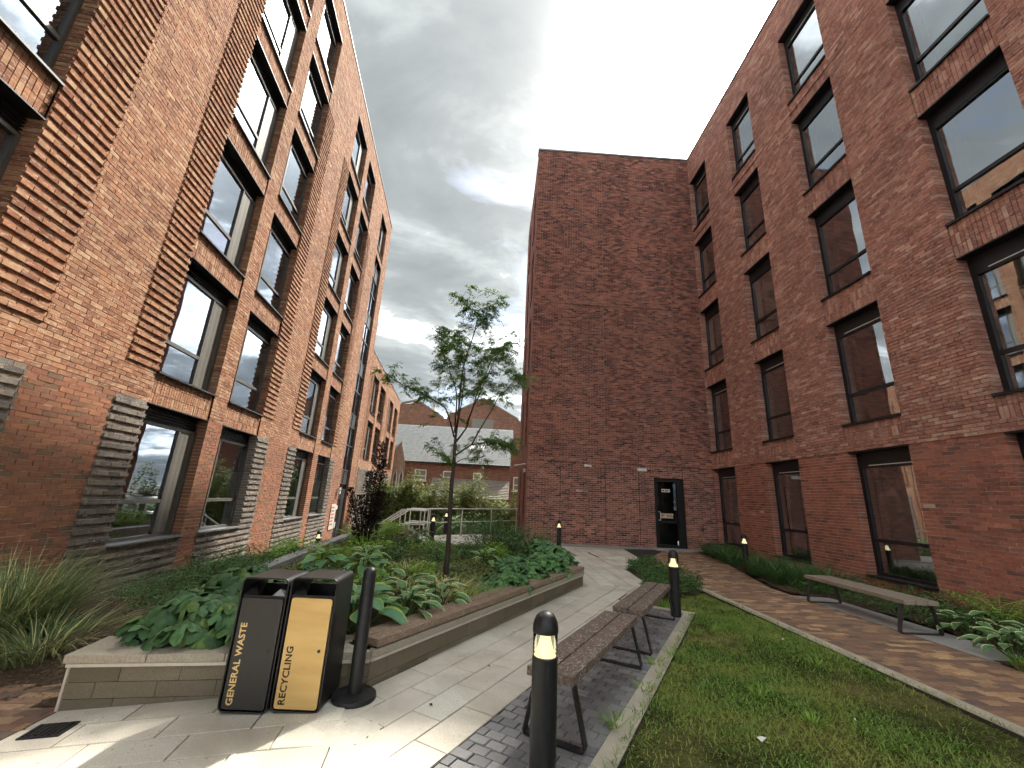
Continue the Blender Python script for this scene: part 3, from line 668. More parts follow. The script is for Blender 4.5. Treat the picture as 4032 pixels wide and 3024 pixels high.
# ------------------------------------------------------------------ right block with its end wing facing the camera
RG0 = 0.28; RGH = RG0 + 37 * CR_
RS = [3.76 + 3.48 * k for k in range(4)]; RH = [z + 36 * CR_ for z in RS]
RCOL = [(14.90, 16.43), (11.65, 13.12), (8.37, 9.91), (5.15, 6.67), (1.9, 3.42)]
RZ0 = RGH - 44 * CR_; RZ1 = RGH + round((18.38 - RGH) / CR_) * CR_
rb_loc = (8.9, 10.0, 0.0)
rb = empty('apartment_block', rb_loc, 'shaded dark red brick block with a blank end wing right of the courtyard', 'building')
rh = [(a, b, RG0, RGH) for a, b in RCOL] + [(a, b, RS[k], RH[k]) for a, b in RCOL for k in range(4)]
rs = [(a, b, RH[k], RS[k + 1]) for a, b in RCOL for k in range(3)] + [(a, b, RS[0] - 6 * CR_, RS[0]) for a, b in RCOL]
rz_ = [(a, b, z0, z1, 'skip') for a, b, z0, z1 in rs] + [(a, b, RZ0, RG0, 'skip') for a, b in RCOL]
rout = lay(-3.0, YCW, RZ0, RZ1, CR_, rh, rz_, lambda z, s_: 'brick_right_low' if z < RGH else 'brick_right')
for a, b, z0, z1 in rs: soldiers(rout, 'brick_right', a, b, z0, z1, -0.025)
for a, b in RCOL: soldiers(rout, 'brick_right_low', a, b, RZ0, RG0 - 0.05, 0.0)
for key in ('brick_right',): rout[key] = [(r[0], r[1], r[2], r[3], r[4] + 0.016, r[5], r[6]) for r in rout[key]]
rlo = backing(RF, -3.0, YCW, RZ0, RGH, rh, -0.006, 'wall', 'mortar_wing', rb, rb_loc)
rup = backing(RF, -3.0, YCW, RGH, RZ1, rh, 0.003, 'wall', 'mortar_shaded', rb, rb_loc, rs, -0.025)
lamps = {(1, 1): (0.3, 0.6), (2, 2): (0.25, 0.5), (0, 1): (0.7, 1.2)}
kk = 0
for ci, (a, b) in enumerate(RCOL):
    right_window(rb, rb_loc, a, b, RG0, RGH, True, False, ci); kk += 1
    for k in range(4):
        right_window(rb, rb_loc, a, b, RS[k], RH[k], False, lamps.get((ci, k), False), ci * 3 + k * 2 + 3)
place_bricks(RF, rout, CR_, {'brick_right': rup, 'brick_right_low': rlo}, 170)
# end wing
DOOR = (6.29, 7.50, 0.0, 2.63)
CX0, CX1 = 1.22, RXW
cz = [(2.55, 4.34, RGH, 16.92, 'sunk'), (5.68, 7.46, RGH, 16.92, 'sunk')]
cout = lay(CX0, CX1, RZ0, RZ1, CR_, [DOOR], cz, lambda z, s_: 'brick_wing')
cout = {'brick_wing': [(r[0], r[1], r[2], r[3], r[4] + (0.014 if r[2] > RGH else 0.0), r[5] - 0.03, r[6]) for r in cout['brick_wing']]}
cw = backing(CFc, CX0, CX1, RZ0, RZ1, [DOOR], -0.006, 'end_wall', 'mortar_wing', rb, rb_loc, cz, -0.02)
place_bricks(CFc, cout, CR_, {'brick_wing': cw}, 130)
for s_ in (2.545, 4.335, 5.675, 7.455):   # movement joints
    MB().fbox(CFc, s_ - 0.006, s_ + 0.006, 0.0, 0.017, 0.05, RGH).build('movement_joint', 'joint_dark', cw)
MB().fbox(CFc, CX0, CX1, -0.01, 0.004, RGH - 0.006, RGH + 0.003).build('movement_joint', 'joint_dark', cw)
MB().fbox(CFc, CX0, CX1, 0.0, 0.017, 10.02, 10.032).build('movement_joint', 'joint_dark', cw)
MB().fbox(RF, -3.0, YCW - 0.02, 0.0, 0.02, 13.75, 13.762).build('movement_joint', 'joint_dark', rup)
MB().fbox(CFc, CX0 - 0.03, CX1, -0.4, 0.05, RZ1, RZ1 + 0.09).build('parapet_capping', 'coping_metal', rb, rb_loc)
MB().fbox(RF, -3.0, YCW - 0.05, -0.4, 0.045, RZ1, RZ1 + 0.06).build('parapet_capping', 'frame', rb, rb_loc)
YB = 23.3   # flank of the end wing, seen at a glancing angle
fl = MB()
zc = [RZ0, 0.2, 2.9, 3.9, 6.4, 7.4, 9.9, 10.9, 13.4, 14.4, 16.9, RZ1]; yc = [YCW, 17.6, 18.7, 20.4, 21.5, YB]
for i in range(5):
    for k in range(11):
        if i in (1, 3) and k in (1, 3, 5, 7, 9):
            y0, y1, z0, z1 = yc[i], yc[i + 1], zc[k], zc[k + 1]
            fl.add([(CX0, y0, z0), (CX0, y1, z0), (CX0, y1, z1), (CX0, y0, z1), (CX0 + 0.18, y0, z0), (CX0 + 0.18, y1, z0), (CX0 + 0.18, y1, z1), (CX0 + 0.18, y0, z1)], [(0, 1, 5, 4), (1, 2, 6, 5), (2, 3, 7, 6), (3, 0, 4, 7)])
            continue
        fl.add([(CX0, yc[i], zc[k]), (CX0, yc[i + 1], zc[k]), (CX0, yc[i + 1], zc[k + 1]), (CX0, yc[i], zc[k + 1])], [(0, 1, 2, 3)])
fl.build('flank_wall', 'side_brick', rb, rb_loc)
for i in (1, 3):
    for k in (1, 3, 5, 7, 9):
        w = MB().box(CX0 + 0.12, CX0 + 0.18, yc[i], yc[i + 1], zc[k], zc[k] + 0.06).box(CX0 + 0.12, CX0 + 0.18, yc[i], yc[i + 1], zc[k + 1] - 0.3, zc[k + 1]).build('flank_window', 'frame_dark', rb, rb_loc)
        MB().add([(CX0 + 0.16, yc[i], zc[k]), (CX0 + 0.16, yc[i + 1], zc[k]), (CX0 + 0.16, yc[i + 1], zc[k + 1]), (CX0 + 0.16, yc[i], zc[k + 1])], [(0, 1, 2, 3)]).build('pane', 'glass_right', w)
        MB().box(CX0 + 0.2, CX0 + 0.24, yc[i], yc[i + 1], zc[k], zc[k + 1]).build('blind', 'room_dark', w)
        MB().box(CX0 - 0.04, CX0 + 0.15, yc[i], yc[i + 1], zc[k] - 0.04, zc[k] - 0.002).build('sill', 'frame_dark', w)
bx = MB(); bx.add([(CX0, YB, RZ0), (19, YB, RZ0), (19, -3, RZ0), (RXW, -3, RZ0), (CX0, YB, RZ1 - 0.02), (19, YB, RZ1 - 0.02), (19, -3, RZ1 - 0.02), (RXW, -3, RZ1 - 0.02)], [(0, 1, 5, 4), (1, 2, 6, 5), (2, 3, 7, 6)])
bx.build('rear_wall', 'side_brick', rb, rb_loc)
rz = RZ1 - 0.45
MB().add([(CX0, YCW, rz), (RXW, YCW, rz), (RXW, -3, rz), (19, -3, rz), (19, YB, rz), (CX0, YB, rz)], [(0, 1, 2, 3, 4, 5)]).build('roof', 'roof', rb, rb_loc)
# door in the end wing
d0, d1, _, dh = DOOR
dm = MB()
for a, b in ((d0, d0 + 0.09), (d1 - 0.2, d1)): dm.fbox(CFc, a, b, -0.16, -0.05, 0, dh)
dm.fbox(CFc, d0 + 0.09, d1 - 0.2, -0.16, -0.05, dh - 0.14, dh); dm.fbox(CFc, d0 + 0.09, d1 - 0.2, -0.15, -0.06, 0, 0.12); dm.fbox(CFc, d0 + 0.09, d1 - 0.2, -0.15, -0.06, 0.93, 1.0)
dm.fbox(CFc, d0 + 0.09, d0 + 0.16, -0.15, -0.06, 0.12, dh - 0.14); dm.fbox(CFc, d1 - 0.27, d1 - 0.2, -0.15, -0.06, 0.12, dh - 0.14)
door = dm.build('door', 'door_dark', rb, rb_loc)
for q in ((0.12, 0.93), (1.0, dh - 0.14)): MB().add(sheet(CFc, d0 + 0.16, d1 - 0.27, *q, -0.1), [(0, 1, 2, 3)]).build('pane', 'glass_door', door)
MB().add(sheet(CFc, d0, d1, 0, dh, -0.9), [(0, 1, 2, 3)]).build('lobby_lining', 'door_dark', door)
hx = d0 + 0.19
MB().tube([CFc.P(hx - 0.04, -0.055, 1.33), CFc.P(hx, 0.01, 1.335), CFc.P(hx + 0.01, 0.02, 1.3), CFc.P(hx + 0.01, 0.02, 1.05), CFc.P(hx, 0.01, 1.015), CFc.P(hx - 0.04, -0.055, 1.02)], 0.014, 8).build('handle', 'steel', door)
sg = MB().fbox(CFc, 6.62, 6.95, -0.095, -0.088, 2.09, 2.21).build('sign', 'white_paint', door)
for a, b, z0, z1 in ((6.65, 6.71, 2.12, 2.18), (6.74, 6.92, 2.155, 2.18), (6.74, 6.88, 2.12, 2.14)): MB().fbox(CFc, a, b, -0.087, -0.084, z0, z1).build('sign_print', 'ink', sg)
sg2 = MB().fbox(CFc, 6.53, 7.04, -0.095, -0.09, 1.10, 1.28).build('sign', 'mortar_light', door)
def text_mesh(name, body, size, mat, spacing=1.0, bold=0.0):
    cu = bpy.data.curves.new(name, 'FONT'); cu.body = body; cu.size = size; cu.extrude = 0.0012; cu.offset = bold; cu.space_character = spacing; cu.resolution_u = 3
    o = bpy.data.objects.new(name, cu); COL.objects.link(o); bpy.context.view_layer.update()
    me = bpy.data.meshes.new_from_object(o.evaluated_get(bpy.context.evaluated_depsgraph_get())); bpy.data.objects.remove(o)
    me.materials.clear(); me.materials.append(M[mat]); return me
tx = bpy.data.objects.new('sign_print', text_mesh('sign_print', 'IP  KIN', 0.17, 'ink')); tx.matrix_world = Matrix(((1, 0, 0, 6.55), (0, 0, -1, YCW + 0.088), (0, 1, 0, 1.13), (0, 0, 0, 1))); link(tx, sg2)
MB().fbox(CFc, d0 - 0.3, d1 + 0.4, 0.0, 0.9, -0.04, 0.012).build('door_step', 'granite', rb, rb_loc)
# things on the walls
c_ = CFc.P(3.55, 0.02, 2.96)
cc = empty('security_camera', c_, 'white bullet security camera on the blank end wall', 'camera')
MB().cyl((0, 0), 0.07, -0.02, 0.03, 0.06, 20).build('base', 'white_plastic', cc).rotation_euler = (R(90), 0, 0)
bt_ = MB().cyl((0, 0), 0.042, 0.0, 0.24, 0.045, 16).build('body', 'white_plastic', cc); bt_.rotation_euler = (R(100), 0, R(52)); bt_.location = (0.02, -0.04, 0.0)
ln = MB().cyl((0, 0), 0.036, 0.235, 0.246, 0.036, 16).build('lens', 'black_metal', cc); ln.rotation_euler = (R(100), 0, R(52)); ln.location = (0.02, -0.04, 0.0)
wl = empty('wall_light', CFc.P(5.81, 0, 2.91), 'pale rectangular bulkhead light above the door', 'wall light')
bevel(MB().box(-0.2, 0.2, -0.07, -0.012, -0.07, 0.07).build('housing', 'trim', wl), 0.015)
MB().box(-0.17, 0.17, -0.078, -0.0705, -0.045, 0.045).build('diffuser', 'white_plastic', wl)
tp = empty('wall_tap', CFc.P(8.12, 0, 0.75), 'small dark outside tap low on the end wall', 'tap')
MB().tube([(0, -0.01, 0), (0, -0.09, 0), (0, -0.11, -0.02), (0, -0.11, -0.07)], 0.016).build('spout', 'black_metal', tp)
MB().box(-0.05, 0.05, -0.075, -0.055, 0.03, 0.045).cyl((0, -0.065), 0.01, 0.0, 0.03).build('handle', 'black_metal', tp)
wn_ = empty('wall_lamp', (1.22, 17.6, 3.0), 'white bracket lamp on the flank of the end wing', 'wall lamp')
MB().tube([(-0.01, 0, 0), (-0.25, -0.2, -0.06), (-0.5, -0.4, -0.12)], 0.025).build('arm', 'white_plastic', wn_)
MB().box(-0.1, -0.004, -0.06, 0.06, -0.35, -0.2).build('sensor_box', 'white_plastic', wn_)
nb = empty('notice_board', LF.P(22.3, 0.004, -0.3), 'pale printed notice sheet on brick beside the left entrance door', 'notice')
MB().fbox(LF, 21.9, 22.75, 0.03, 0.036, -0.35, 0.85).build('sheet', 'trim', nb, LF.P(22.3, 0.004, -0.3))
for i in range(6):
    MB().fbox(LF, 22.0, 22.4 + 0.05 * (i % 4), 0.037, 0.0385, 0.65 - i * 0.16, 0.72 - i * 0.16).build('print', ('petal', 'sill_grey')[i % 2], nb, LF.P(22.3, 0.004, -0.3))
wc2 = empty('security_camera', LF.P(22.6, 0.1, 1.55), 'small white camera beside the left entrance door', 'camera')
MB().cyl((0, 0), 0.09, -0.02, 0.12, 0.07).box(-0.06, 0.06, -0.06, 0.06, -0.2, -0.05).build('body', 'white_plastic', wc2)

# ------------------------------------------------------------------ ground
E1 = np.array([math.sin(R(31.2)), math.cos(R(31.2))]); E2 = np.array([E1[1], -E1[0]])
def B(a, b): q = E1 * a + E2 * b; return (q[0], q[1])          # bench / planter direction
def gz(x, y):
    return 0.054 * (x + 1.2) if x < -1.2 and y < 8 else 0.0
def zl(y):
    return float(np.interp(y, [-5, 8, 10, 12, 16, 20, 24], [-0.24, -0.24, -0.28, -0.4, -0.85, -1.15, -1.25]))
def wallx(y): return -5.688 - 0.1085 * y
def inside(poly, x, y):
    c = False; n = len(poly)
    for i in range(n):
        (x0, y0), (x1, y1) = poly[i], poly[(i + 1) % n]
        if (y0 > y) != (y1 > y) and x < (x1 - x0) * (y - y0) / (y1 - y0) + x0: c = not c
    return c
def clip(poly, win):
    """clip a polygon to a convex window (counter clockwise)"""
    out = list(poly)
    for i in range(len(win)):
        a, b = win[i], win[(i + 1) % len(win)]; src = out; out = []
        side = lambda p: (b[0] - a[0]) * (p[1] - a[1]) - (b[1] - a[1]) * (p[0] - a[0])
        for k in range(len(src)):
            p, q = src[k], src[(k + 1) % len(src)]; sp_, sq = side(p), side(q)
            if sp_ >= 0: out.append(p)
            if (sp_ >= 0) != (sq >= 0):
                t_ = sp_ / (sp_ - sq); out.append((p[0] + t_ * (q[0] - p[0]), p[1] + t_ * (q[1] - p[1])))
        if not out: return []
    return out
def area(p): return 0.5 * sum(p[i][0] * p[(i + 1) % len(p)][1] - p[(i + 1) % len(p)][0] * p[i][1] for i in range(len(p)))
def shrink(p, d):
    if area(p) < 0: p = p[::-1]
    n = len(p); out = []
    for i in range(n):
        a, b, c = np.array(p[i - 1]), np.array(p[i]), np.array(p[(i + 1) % n])
        u = b - a; v = c - b; u = u / (np.linalg.norm(u) + 1e-9); v = v / (np.linalg.norm(v) + 1e-9)
        nu = np.array([-u[1], u[0]]); nv = np.array([-v[1], v[0]]); m_ = nu + nv; m_ = m_ / max(0.3, m_ @ nu)
        out.append(tuple(b + m_ * d))
    return out
bigg = MB().add([(-300, -300, -1.6), (300, -300, -1.6), (300, 300, -1.6), (-300, 300, -1.6)], [(0, 1, 2, 3)]).build('ground', 'asphalt'); structure(bigg)
# raised court: body under the paving
court = MB().prism([(-3.2, -6), (8.7, -6), (8.7, 16.55), (1.2, 16.55), (1.2, 20.4), (-2.7, 17.0), (-2.35, 12.4), (1.7, 12.45), (1.7, 8.7), (-1.0, 4.1), (-3.2, 3.75)], -1.5, lambda x, y: -0.055 + gz(x, y)).build('court_base', 'joint'); structure(court)
def pave(name, mat, jmat, win, org, ux, L_, W_, bond, zf, th, gap, limit=300, zone=None, top=0.0, joint_z=None, wob=0.002):
    """lays rectangular units inside a convex window; nearest ones single, the rest one mesh"""
    if area(win) < 0: win = win[::-1]
    ux = np.array(ux, float); uy = np.array([-ux[1], ux[0]]); org = np.array(org, float)
    bed = MB().prism(win, lambda x, y: zf(x, y) - 0.05, lambda x, y: zf(x, y) - (joint_z or 0.010)).build(name, jmat); structure(bed)
    loc = [((np.array(p) - org) @ ux, (np.array(p) - org) @ uy) for p in win]
    a0, a1 = min(p[0] for p in loc), max(p[0] for p in loc); b0, b1 = min(p[1] for p in loc), max(p[1] for p in loc)
    units = []
    for r in range(math.floor(b0 / W_), math.ceil(b1 / W_)):
        sh = (r % 2) * bond * L_
        for k in range(math.floor((a0 - sh) / L_), math.ceil((a1 - sh) / L_) + 1):
            x0, y0 = sh + k * L_, r * W_
            cor = [tuple(org + ux * a + uy * b) for a, b in ((x0, y0), (x0 + L_, y0), (x0 + L_, y0 + W_), (x0, y0 + W_))]
            c = clip(cor, win)
            if len(c) < 3 or abs(area(c)) < 0.06 * L_ * W_: continue
            if zone and not zone(*np.mean(c, 0)): continue
            units.append((c, abs(area(c)) > 0.999 * L_ * W_, np.mean(c, 0)))
    sz = [float(visible_size(np.array([m_[0], m_[1], zf(*m_)]), 1.0)) for _, _, m_ in units]
    order = sorted(range(len(units)), key=lambda i: -sz[i])
    single = set(order[:limit]); rest = MB(); lib = []
    ang = math.atan2(ux[1], ux[0])
    for w in range(4):
        a, b = L_ / 2 - gap / 2, W_ / 2 - gap / 2; e = lambda: random.uniform(-wob * 0.5, wob * 0.5); ch = min(0.004, gap)
        Vt = [(-a, -b, -th), (a, -b, -th), (a, b, -th), (-a, b, -th), (-a, -b, -ch), (a, -b, -ch), (a, b, -ch), (-a, b, -ch)] + [(sx * (a - ch), sy * (b - ch), e()) for sx, sy in ((-1, -1), (1, -1), (1, 1), (-1, 1))]
        F = [(0, 1, 5, 4), (1, 2, 6, 5), (2, 3, 7, 6), (3, 0, 4, 7), (4, 5, 9, 8), (5, 6, 10, 9), (6, 7, 11, 10), (7, 4, 8, 11), (8, 9, 10, 11)]
        lib.append(mesh(mat, Vt, F, mat))
    for i, (c, full, m_) in enumerate(units):
        z = zf(*m_) + random.uniform(-wob, wob)
        if i in single and full:
            o = bpy.data.objects.new(mat, random.choice(lib)); o.location = (m_[0], m_[1], z); o.rotation_euler = (0, 0, ang)
            if zf(*m_) != 0:   # follow the fall of the ground
                e = 0.05; gx = (zf(m_[0] + e, m_[1]) - zf(m_[0] - e, m_[1])) / (2 * e)
                o.rotation_euler = (Matrix.Rotation(-math.atan(gx), 3, 'Y') @ Matrix.Rotation(ang, 3, 'Z')).to_euler()
            link(o, bed)
        elif i in single:
            p = shrink(c, gap / 2); q = MB(); q.prism(p, lambda x, y: zf(x, y) - th, lambda x, y: zf(x, y) + (z - zf(*m_))); q.build(mat, mat, bed)
        else:
            rest.prism(shrink(c, gap / 2), lambda x, y: zf(x, y) - th, lambda x, y: zf(x, y) + (z - zf(*m_)))
    if rest.v: tag(rest.build(mat + 's', mat, bed), kind='stuff')
    return bed
flat = lambda x, y: 0.0
P1 = np.array([-0.98, 4.0]); P2 = np.array([1.80, 8.62]); P0 = np.array([-3.16, 3.69])
SL, SW = 0.563, 0.275
# strip between planter and benches, joints measured along the bench direction
pave('paving_strip', 'slab', 'joint', [B(2.2, -2.9), B(2.2, -1.80), B(8.6, -1.80), (2.95, 8.76), (1.84, 8.76)], np.array(B(3.13, -2.9)) - 0, E1, SL, SW, 0.5, flat, 0.04, 0.010)
# foreground, parallel to the planter front
fdir = (P1 - P0) / np.linalg.norm(P1 - P0)
for nm, win in (('paving_front', [(-3.08, -1.5), (-0.55, -1.5), (-0.55, 3.05), (-0.98, 4.02), (-3.14, 3.71)]), ('paving_front', [(-0.55, -1.5), (B(-1.2, -1.8)[0], B(-1.2, -1.8)[1]), B(2.2, -1.80), (-0.55, 3.05)])):
    pave(nm, 'slab', 'joint', win, (-1.0, 3.46), fdir, 0.58, 0.29, 0.37, gz, 0.04, 0.010)
# beyond the zig-zag joint the slabs turn to the line of the right block
pave('paving_back', 'slab', 'joint', [(1.72, 8.76), (2.98, 8.76), (3.28, 9.43), (3.34, 10.9), (3.34, 15.6), (1.72, 15.6)], (2.49, 8.76), (0, 1), SL, 0.32, 0.5, flat, 0.04, 0.010)
pave('paving_back', 'slab', 'joint', [(3.34, 10.9), (4.44, 12.7), (4.72, 15.6), (3.34, 15.6)], (2.49, 8.76), (0, 1), SL, 0.32, 0.5, flat, 0.04, 0.010)
pave('paving_landing', 'slab', 'joint', [(-2.25, 12.45), (1.72, 12.5), (1.72, 15.6), (1.2, 16.5), (1.2, 20.4), (-2.65, 17.0)], (0.1, 12.5), (0, 1), SL, 0.32, 0.5, flat, 0.04, 0.010)
st_ = MB().prism([(1.22, 15.62), (4.8, 15.62), (5.9, 15.9), (8.6, 16.3), (8.6, 16.5), (1.22, 16.5)], -0.05, 0.006).build('gravel_strip', 'gravel'); structure(st_)
# dark setts under the benches and the pale kerb round them
pave('bench_pad', 'sett', 'joint_dark', [B(-1.5, -1.79), B(7.41, -1.79), B(7.41, -1.0), B(-1.5, -1.0)], B(0, -1.79), E2, 0.132, 0.099, 0.5, flat, 0.04, 0.007, wob=0.003)
def kerb_run(name, a, b, w, nrm, zt, n, mat='kerb', zb=-0.15):
    a, b, nrm = np.array(a), np.array(b), np.array(nrm); k = MB()
    root = MB().prism([tuple(a), tuple(b), tuple(b + nrm * w), tuple(a + nrm * w)], zb, zt - 0.012).build(name, 'joint'); structure(root)
    for i in range(n):
        p, q = a + (b - a) * i / n, a + (b - a) * (i + 1) / n; d = (b - a) / np.linalg.norm(b - a) * 0.003
        bevel(MB().prism([tuple(p + d + nrm * 0.001), tuple(q - d + nrm * 0.001), tuple(q - d + nrm * (w - 0.001)), tuple(p + d + nrm * (w - 0.001))], zb + 0.01, zt).build('kerb_stone', mat, root), 0.008)
    return root
kerb_run('pad_kerb', B(-1.5, -1.0), B(7.41, -1.0), 0.15, E2, 0.012, 10)
kerb_run('pad_kerb', B(7.411, -1.79), B(7.411, -0.85), 0.14, E1, 0.012, 1)
kerb_run('path_kerb', (4.16, -2.0), (4.16, 8.9), 0.16, (1, 0), 0.014, 12)
# brick path along the right block
pave('brick_path', 'paver', 'joint_dark', [(4.325, -2), (5.95, -2), (5.95, 9.3), (4.325, 9.3)], (4.33, 0.0), (1, 0), 0.2, 0.098, 0.5, flat, 0.04, 0.005, limit=300)
pave('brick_path', 'paver', 'joint_dark', [(4.325, 9.3), (5.95, 9.3), (7.1, 13.2), (7.6, 16.45), (4.75, 15.95), (4.44, 12.6), (4.325, 12.4)], (4.33, 0.0), (1, 0), 0.2, 0.098, 0.5, flat, 0.04, 0.005, limit=0)
pave('brick_path', 'paver', 'joint_dark', [(-6.4, -2), (-3.083, -2), (-3.145, 3.7), (-3.3, 4.3), (-4.1, 4.15), (-6.2, 4.0)], (-3.1, 0), (1, 0), 0.2, 0.098, 0.5, lambda x, y: gz(x, y) * 0.8 - 0.02, 0.04, 0.005, limit=120)
gp = MB().prism([(5.953, 5.2), (6.6, 5.5), (6.6, 8.5), (5.953, 8.6)], -0.05, 0.004).build('bench_slab', 'granite'); structure(gp)
# drain cover in the front paving
dc = empty('drain_cover', (-2.93, 3.42, gz(-2.93, 3.42)), 'dark square drain cover set in the front paving', 'drain cover')
dc.rotation_euler = (0, 0, math.atan2(fdir[1], fdir[0]))
MB().box(-0.12, 0.12, -0.09, 0.09, -0.02, 0.008).build('frame', 'black_metal', dc)
for i in range(6): MB().box(-0.105 + i * 0.036, -0.086 + i * 0.036, -0.075, 0.075, 0.008, 0.014).build('bar', 'black_metal', dc)
dc.rotation_euler = (0, -math.atan(0.054), math.atan2(fdir[1], fdir[0]))
for (x, y, a) in ((2.48, 13.55, 0), (3.12, 13.45, 0)):
    t_ = empty('channel_drain', (x, y, 0.0), 'short dark slot drain in the %s of the back paving' % ('left' if x < 3 else 'right'), 'drain')
    t_.rotation_euler = (0, 0, R(4)); MB().box(-0.03, 0.03, -0.45, 0.45, 0.004, 0.009).build('slot', 'black_metal', t_)
    for s_ in (-1, 1): MB().box(-0.045, 0.045, s_ * 0.45 - 0.03, s_ * 0.45 + 0.03, 0.004, 0.012).build('end_cap', 'black_metal', t_)

# ------------------------------------------------------------------ raised planter
CT = 0.27
pl_loc = (float((P0[0] + P2[0]) / 2), 6.4, 0.0)
pl = empty('planter', pl_loc, 'long raised planter with stone clad walls and a timber seat along its edge', 'planter')
BK = [(1.72, 8.66), (1.72, 12.44), (-2.27, 12.40)]      # back edge
LFT = [(-4.62, 16.3), (-4.17, 12.2), (-3.62, 7.1), (-3.30, 4.6)]
def wall_run(a, b, h0, h1, nrm, th, tile_l, rows, z0f):
    a, b, nrm = np.array(a, float), np.array(b, float), np.array(nrm, float); L_ = np.linalg.norm(b - a); d = (b - a) / L_
    core = MB().prism([tuple(a - nrm * 0.012), tuple(b - nrm * 0.012), tuple(b - nrm * th), tuple(a - nrm * th)], -0.4, h1).build('wall', 'joint_dark', pl, pl_loc)
    hh = (h1 - h0) / rows
    for r in range(rows):
        x = -tile_l * (0.5 if r % 2 else 0.15)
        while x < L_:
            p, q = max(x, 0) + 0.002, min(x + tile_l, L_) - 0.002
            if q - p > 0.04:
                A, C = a + d * p, a + d * q
                za, zb_ = h0 + r * hh + 0.002, h0 + (r + 1) * hh - 0.002
                MB().prism([tuple(A), tuple(C), tuple(C - nrm * 0.02), tuple(A - nrm * 0.02)], za, zb_).build('tile', 'walltile', core)
            x += tile_l
    return core
n_front = np.array([fdir[1], -fdir[0]]); n_side = E2.copy()
sd_ = (P2 - P1) / np.linalg.norm(P2 - P1); n_side = np.array([sd_[1], -sd_[0]])
TRZ = CT - 0.075
w1 = wall_run(P0, P1, -0.14, TRZ - 0.007, n_front, 0.15, 0.42, 3, None)
w2 = wall_run(P1, P2, -0.09, TRZ - 0.007, n_side, 0.15, 0.42, 2, None)
bk_n = np.array([1.0, 0.0])
w3 = wall_run(P2, (1.80, 12.5), -0.09, TRZ, bk_n, 0.12, 0.42, 2, None)
MB().prism([tuple(P0), tuple(P0 - n_front * 0.14), tuple(P0 - n_front * 0.14 + fdir * 0.02), tuple(P0 + fdir * 0.02)], -0.15, TRZ).build('edge_trim', 'trim', pl, pl_loc)
MB().prism([tuple(P0 + n_front * 0.034), tuple(P1 + n_front * 0.034), tuple(P1 - n_front * 0.02), tuple(P0 - n_front * 0.02)], TRZ - 0.006, TRZ + 0.0155).build('edge_trim', 'trim', pl, pl_loc)
MB().prism([tuple(P1 + n_side * 0.024), tuple(P2 + n_side * 0.024), tuple(P2 - n_side * 0.02), tuple(P1 - n_side * 0.02)], TRZ - 0.006, TRZ + 0.0155).build('edge_trim', 'trim', pl, pl_loc)
MB().prism([tuple(P0 + n_front * 0.004 - fdir * 0.004), tuple(P0 + n_front * 0.004 + fdir * 0.014), tuple(P0 - n_front * 0.0 + fdir * 0.014), tuple(P0 - fdir * 0.004)], -0.13, TRZ).build('edge_trim', 'trim', pl, pl_loc)
# coping stones along the front, deep enough to sit plants behind
L_ = np.linalg.norm(P1 - P0); k = 4
for i in range(k):
    a, b = P0 - fdir * 0.03 + fdir * (L_ + 0.03) * i / k, P0 - fdir * 0.03 + fdir * (L_ + 0.03) * (i + 1) / k - fdir * 0.004
    bevel(MB().prism([tuple(a + n_front * 0.03), tuple(b + n_front * 0.03), tuple(b - n_front * 0.42), tuple(a - n_front * 0.42)], TRZ + 0.016, CT).build('coping_stone', 'stone_coping', pl, pl_loc), 0.006)
L2 = np.linalg.norm(P2 - P1); k = 9
for i in range(k):
    a, b = P1 + sd_ * L2 * i / k, P1 + sd_ * (L2 * (i + 1) / k - 0.004)
    bevel(MB().prism([tuple(a + n_side * 0.02), tuple(b + n_side * 0.02), tuple(b - n_side * 0.3), tuple(a - n_side * 0.3)], TRZ + 0.016, CT).build('coping_stone', 'stone_coping', pl, pl_loc), 0.006)
for i in range(6):
    y0, y1 = 8.66 + i * 0.64, 8.66 + (i + 1) * 0.64 - 0.004
    bevel(MB().box(1.6, 1.83, y0, y1, TRZ + 0.016, CT).build('coping_stone', 'stone_coping', pl, pl_loc), 0.006)
for i in range(11):   # grey coping of the retaining wall above the lower path
    t0, t1 = i / 11, (i + 1) / 11 - 0.002
    A0, A1 = np.array([-3.50, 5.6]), np.array([-4.62, 16.3]); p, q = A0 + (A1 - A0) * t0, A0 + (A1 - A0) * t1
    bevel(MB().prism([tuple(p), tuple(q), (q[0] - 0.24, q[1]), (p[0] - 0.24, p[1])], -1.5, CT).build('retaining_stone', 'granite', pl, pl_loc), 0.008)
# timber seat: two rows of planks on a dark packer
mp_ = MB().prism([tuple(P1 + sd_ * 0.06 - n_side * 0.015), tuple(P2 - n_side * 0.015), tuple(P2 - n_side * 0.3), tuple(P1 + sd_ * 0.06 - n_side * 0.3)], CT, CT + 0.012).build('seat_packer', 'joint_dark', pl, pl_loc)
cuts = [0.05, 1.35, 2.62, 3.95, L2 + 0.02]
for i in range(4):
    for r in range(2):
        o_ = MB().box(-0.075, 0.075, 0.003, cuts[i + 1] - cuts[i] - 0.003, 0, 0.062).build('plank', 'timber_wall', pl, pl_loc)
        c0 = P1 + sd_ * cuts[i] - n_side * (0.052 + r * 0.158)
        o_.location = (c0[0], c0[1], CT + 0.0125); o_.rotation_euler = (0, 0, math.atan2(-sd_[0], sd_[1])); bevel(o_, 0.006)
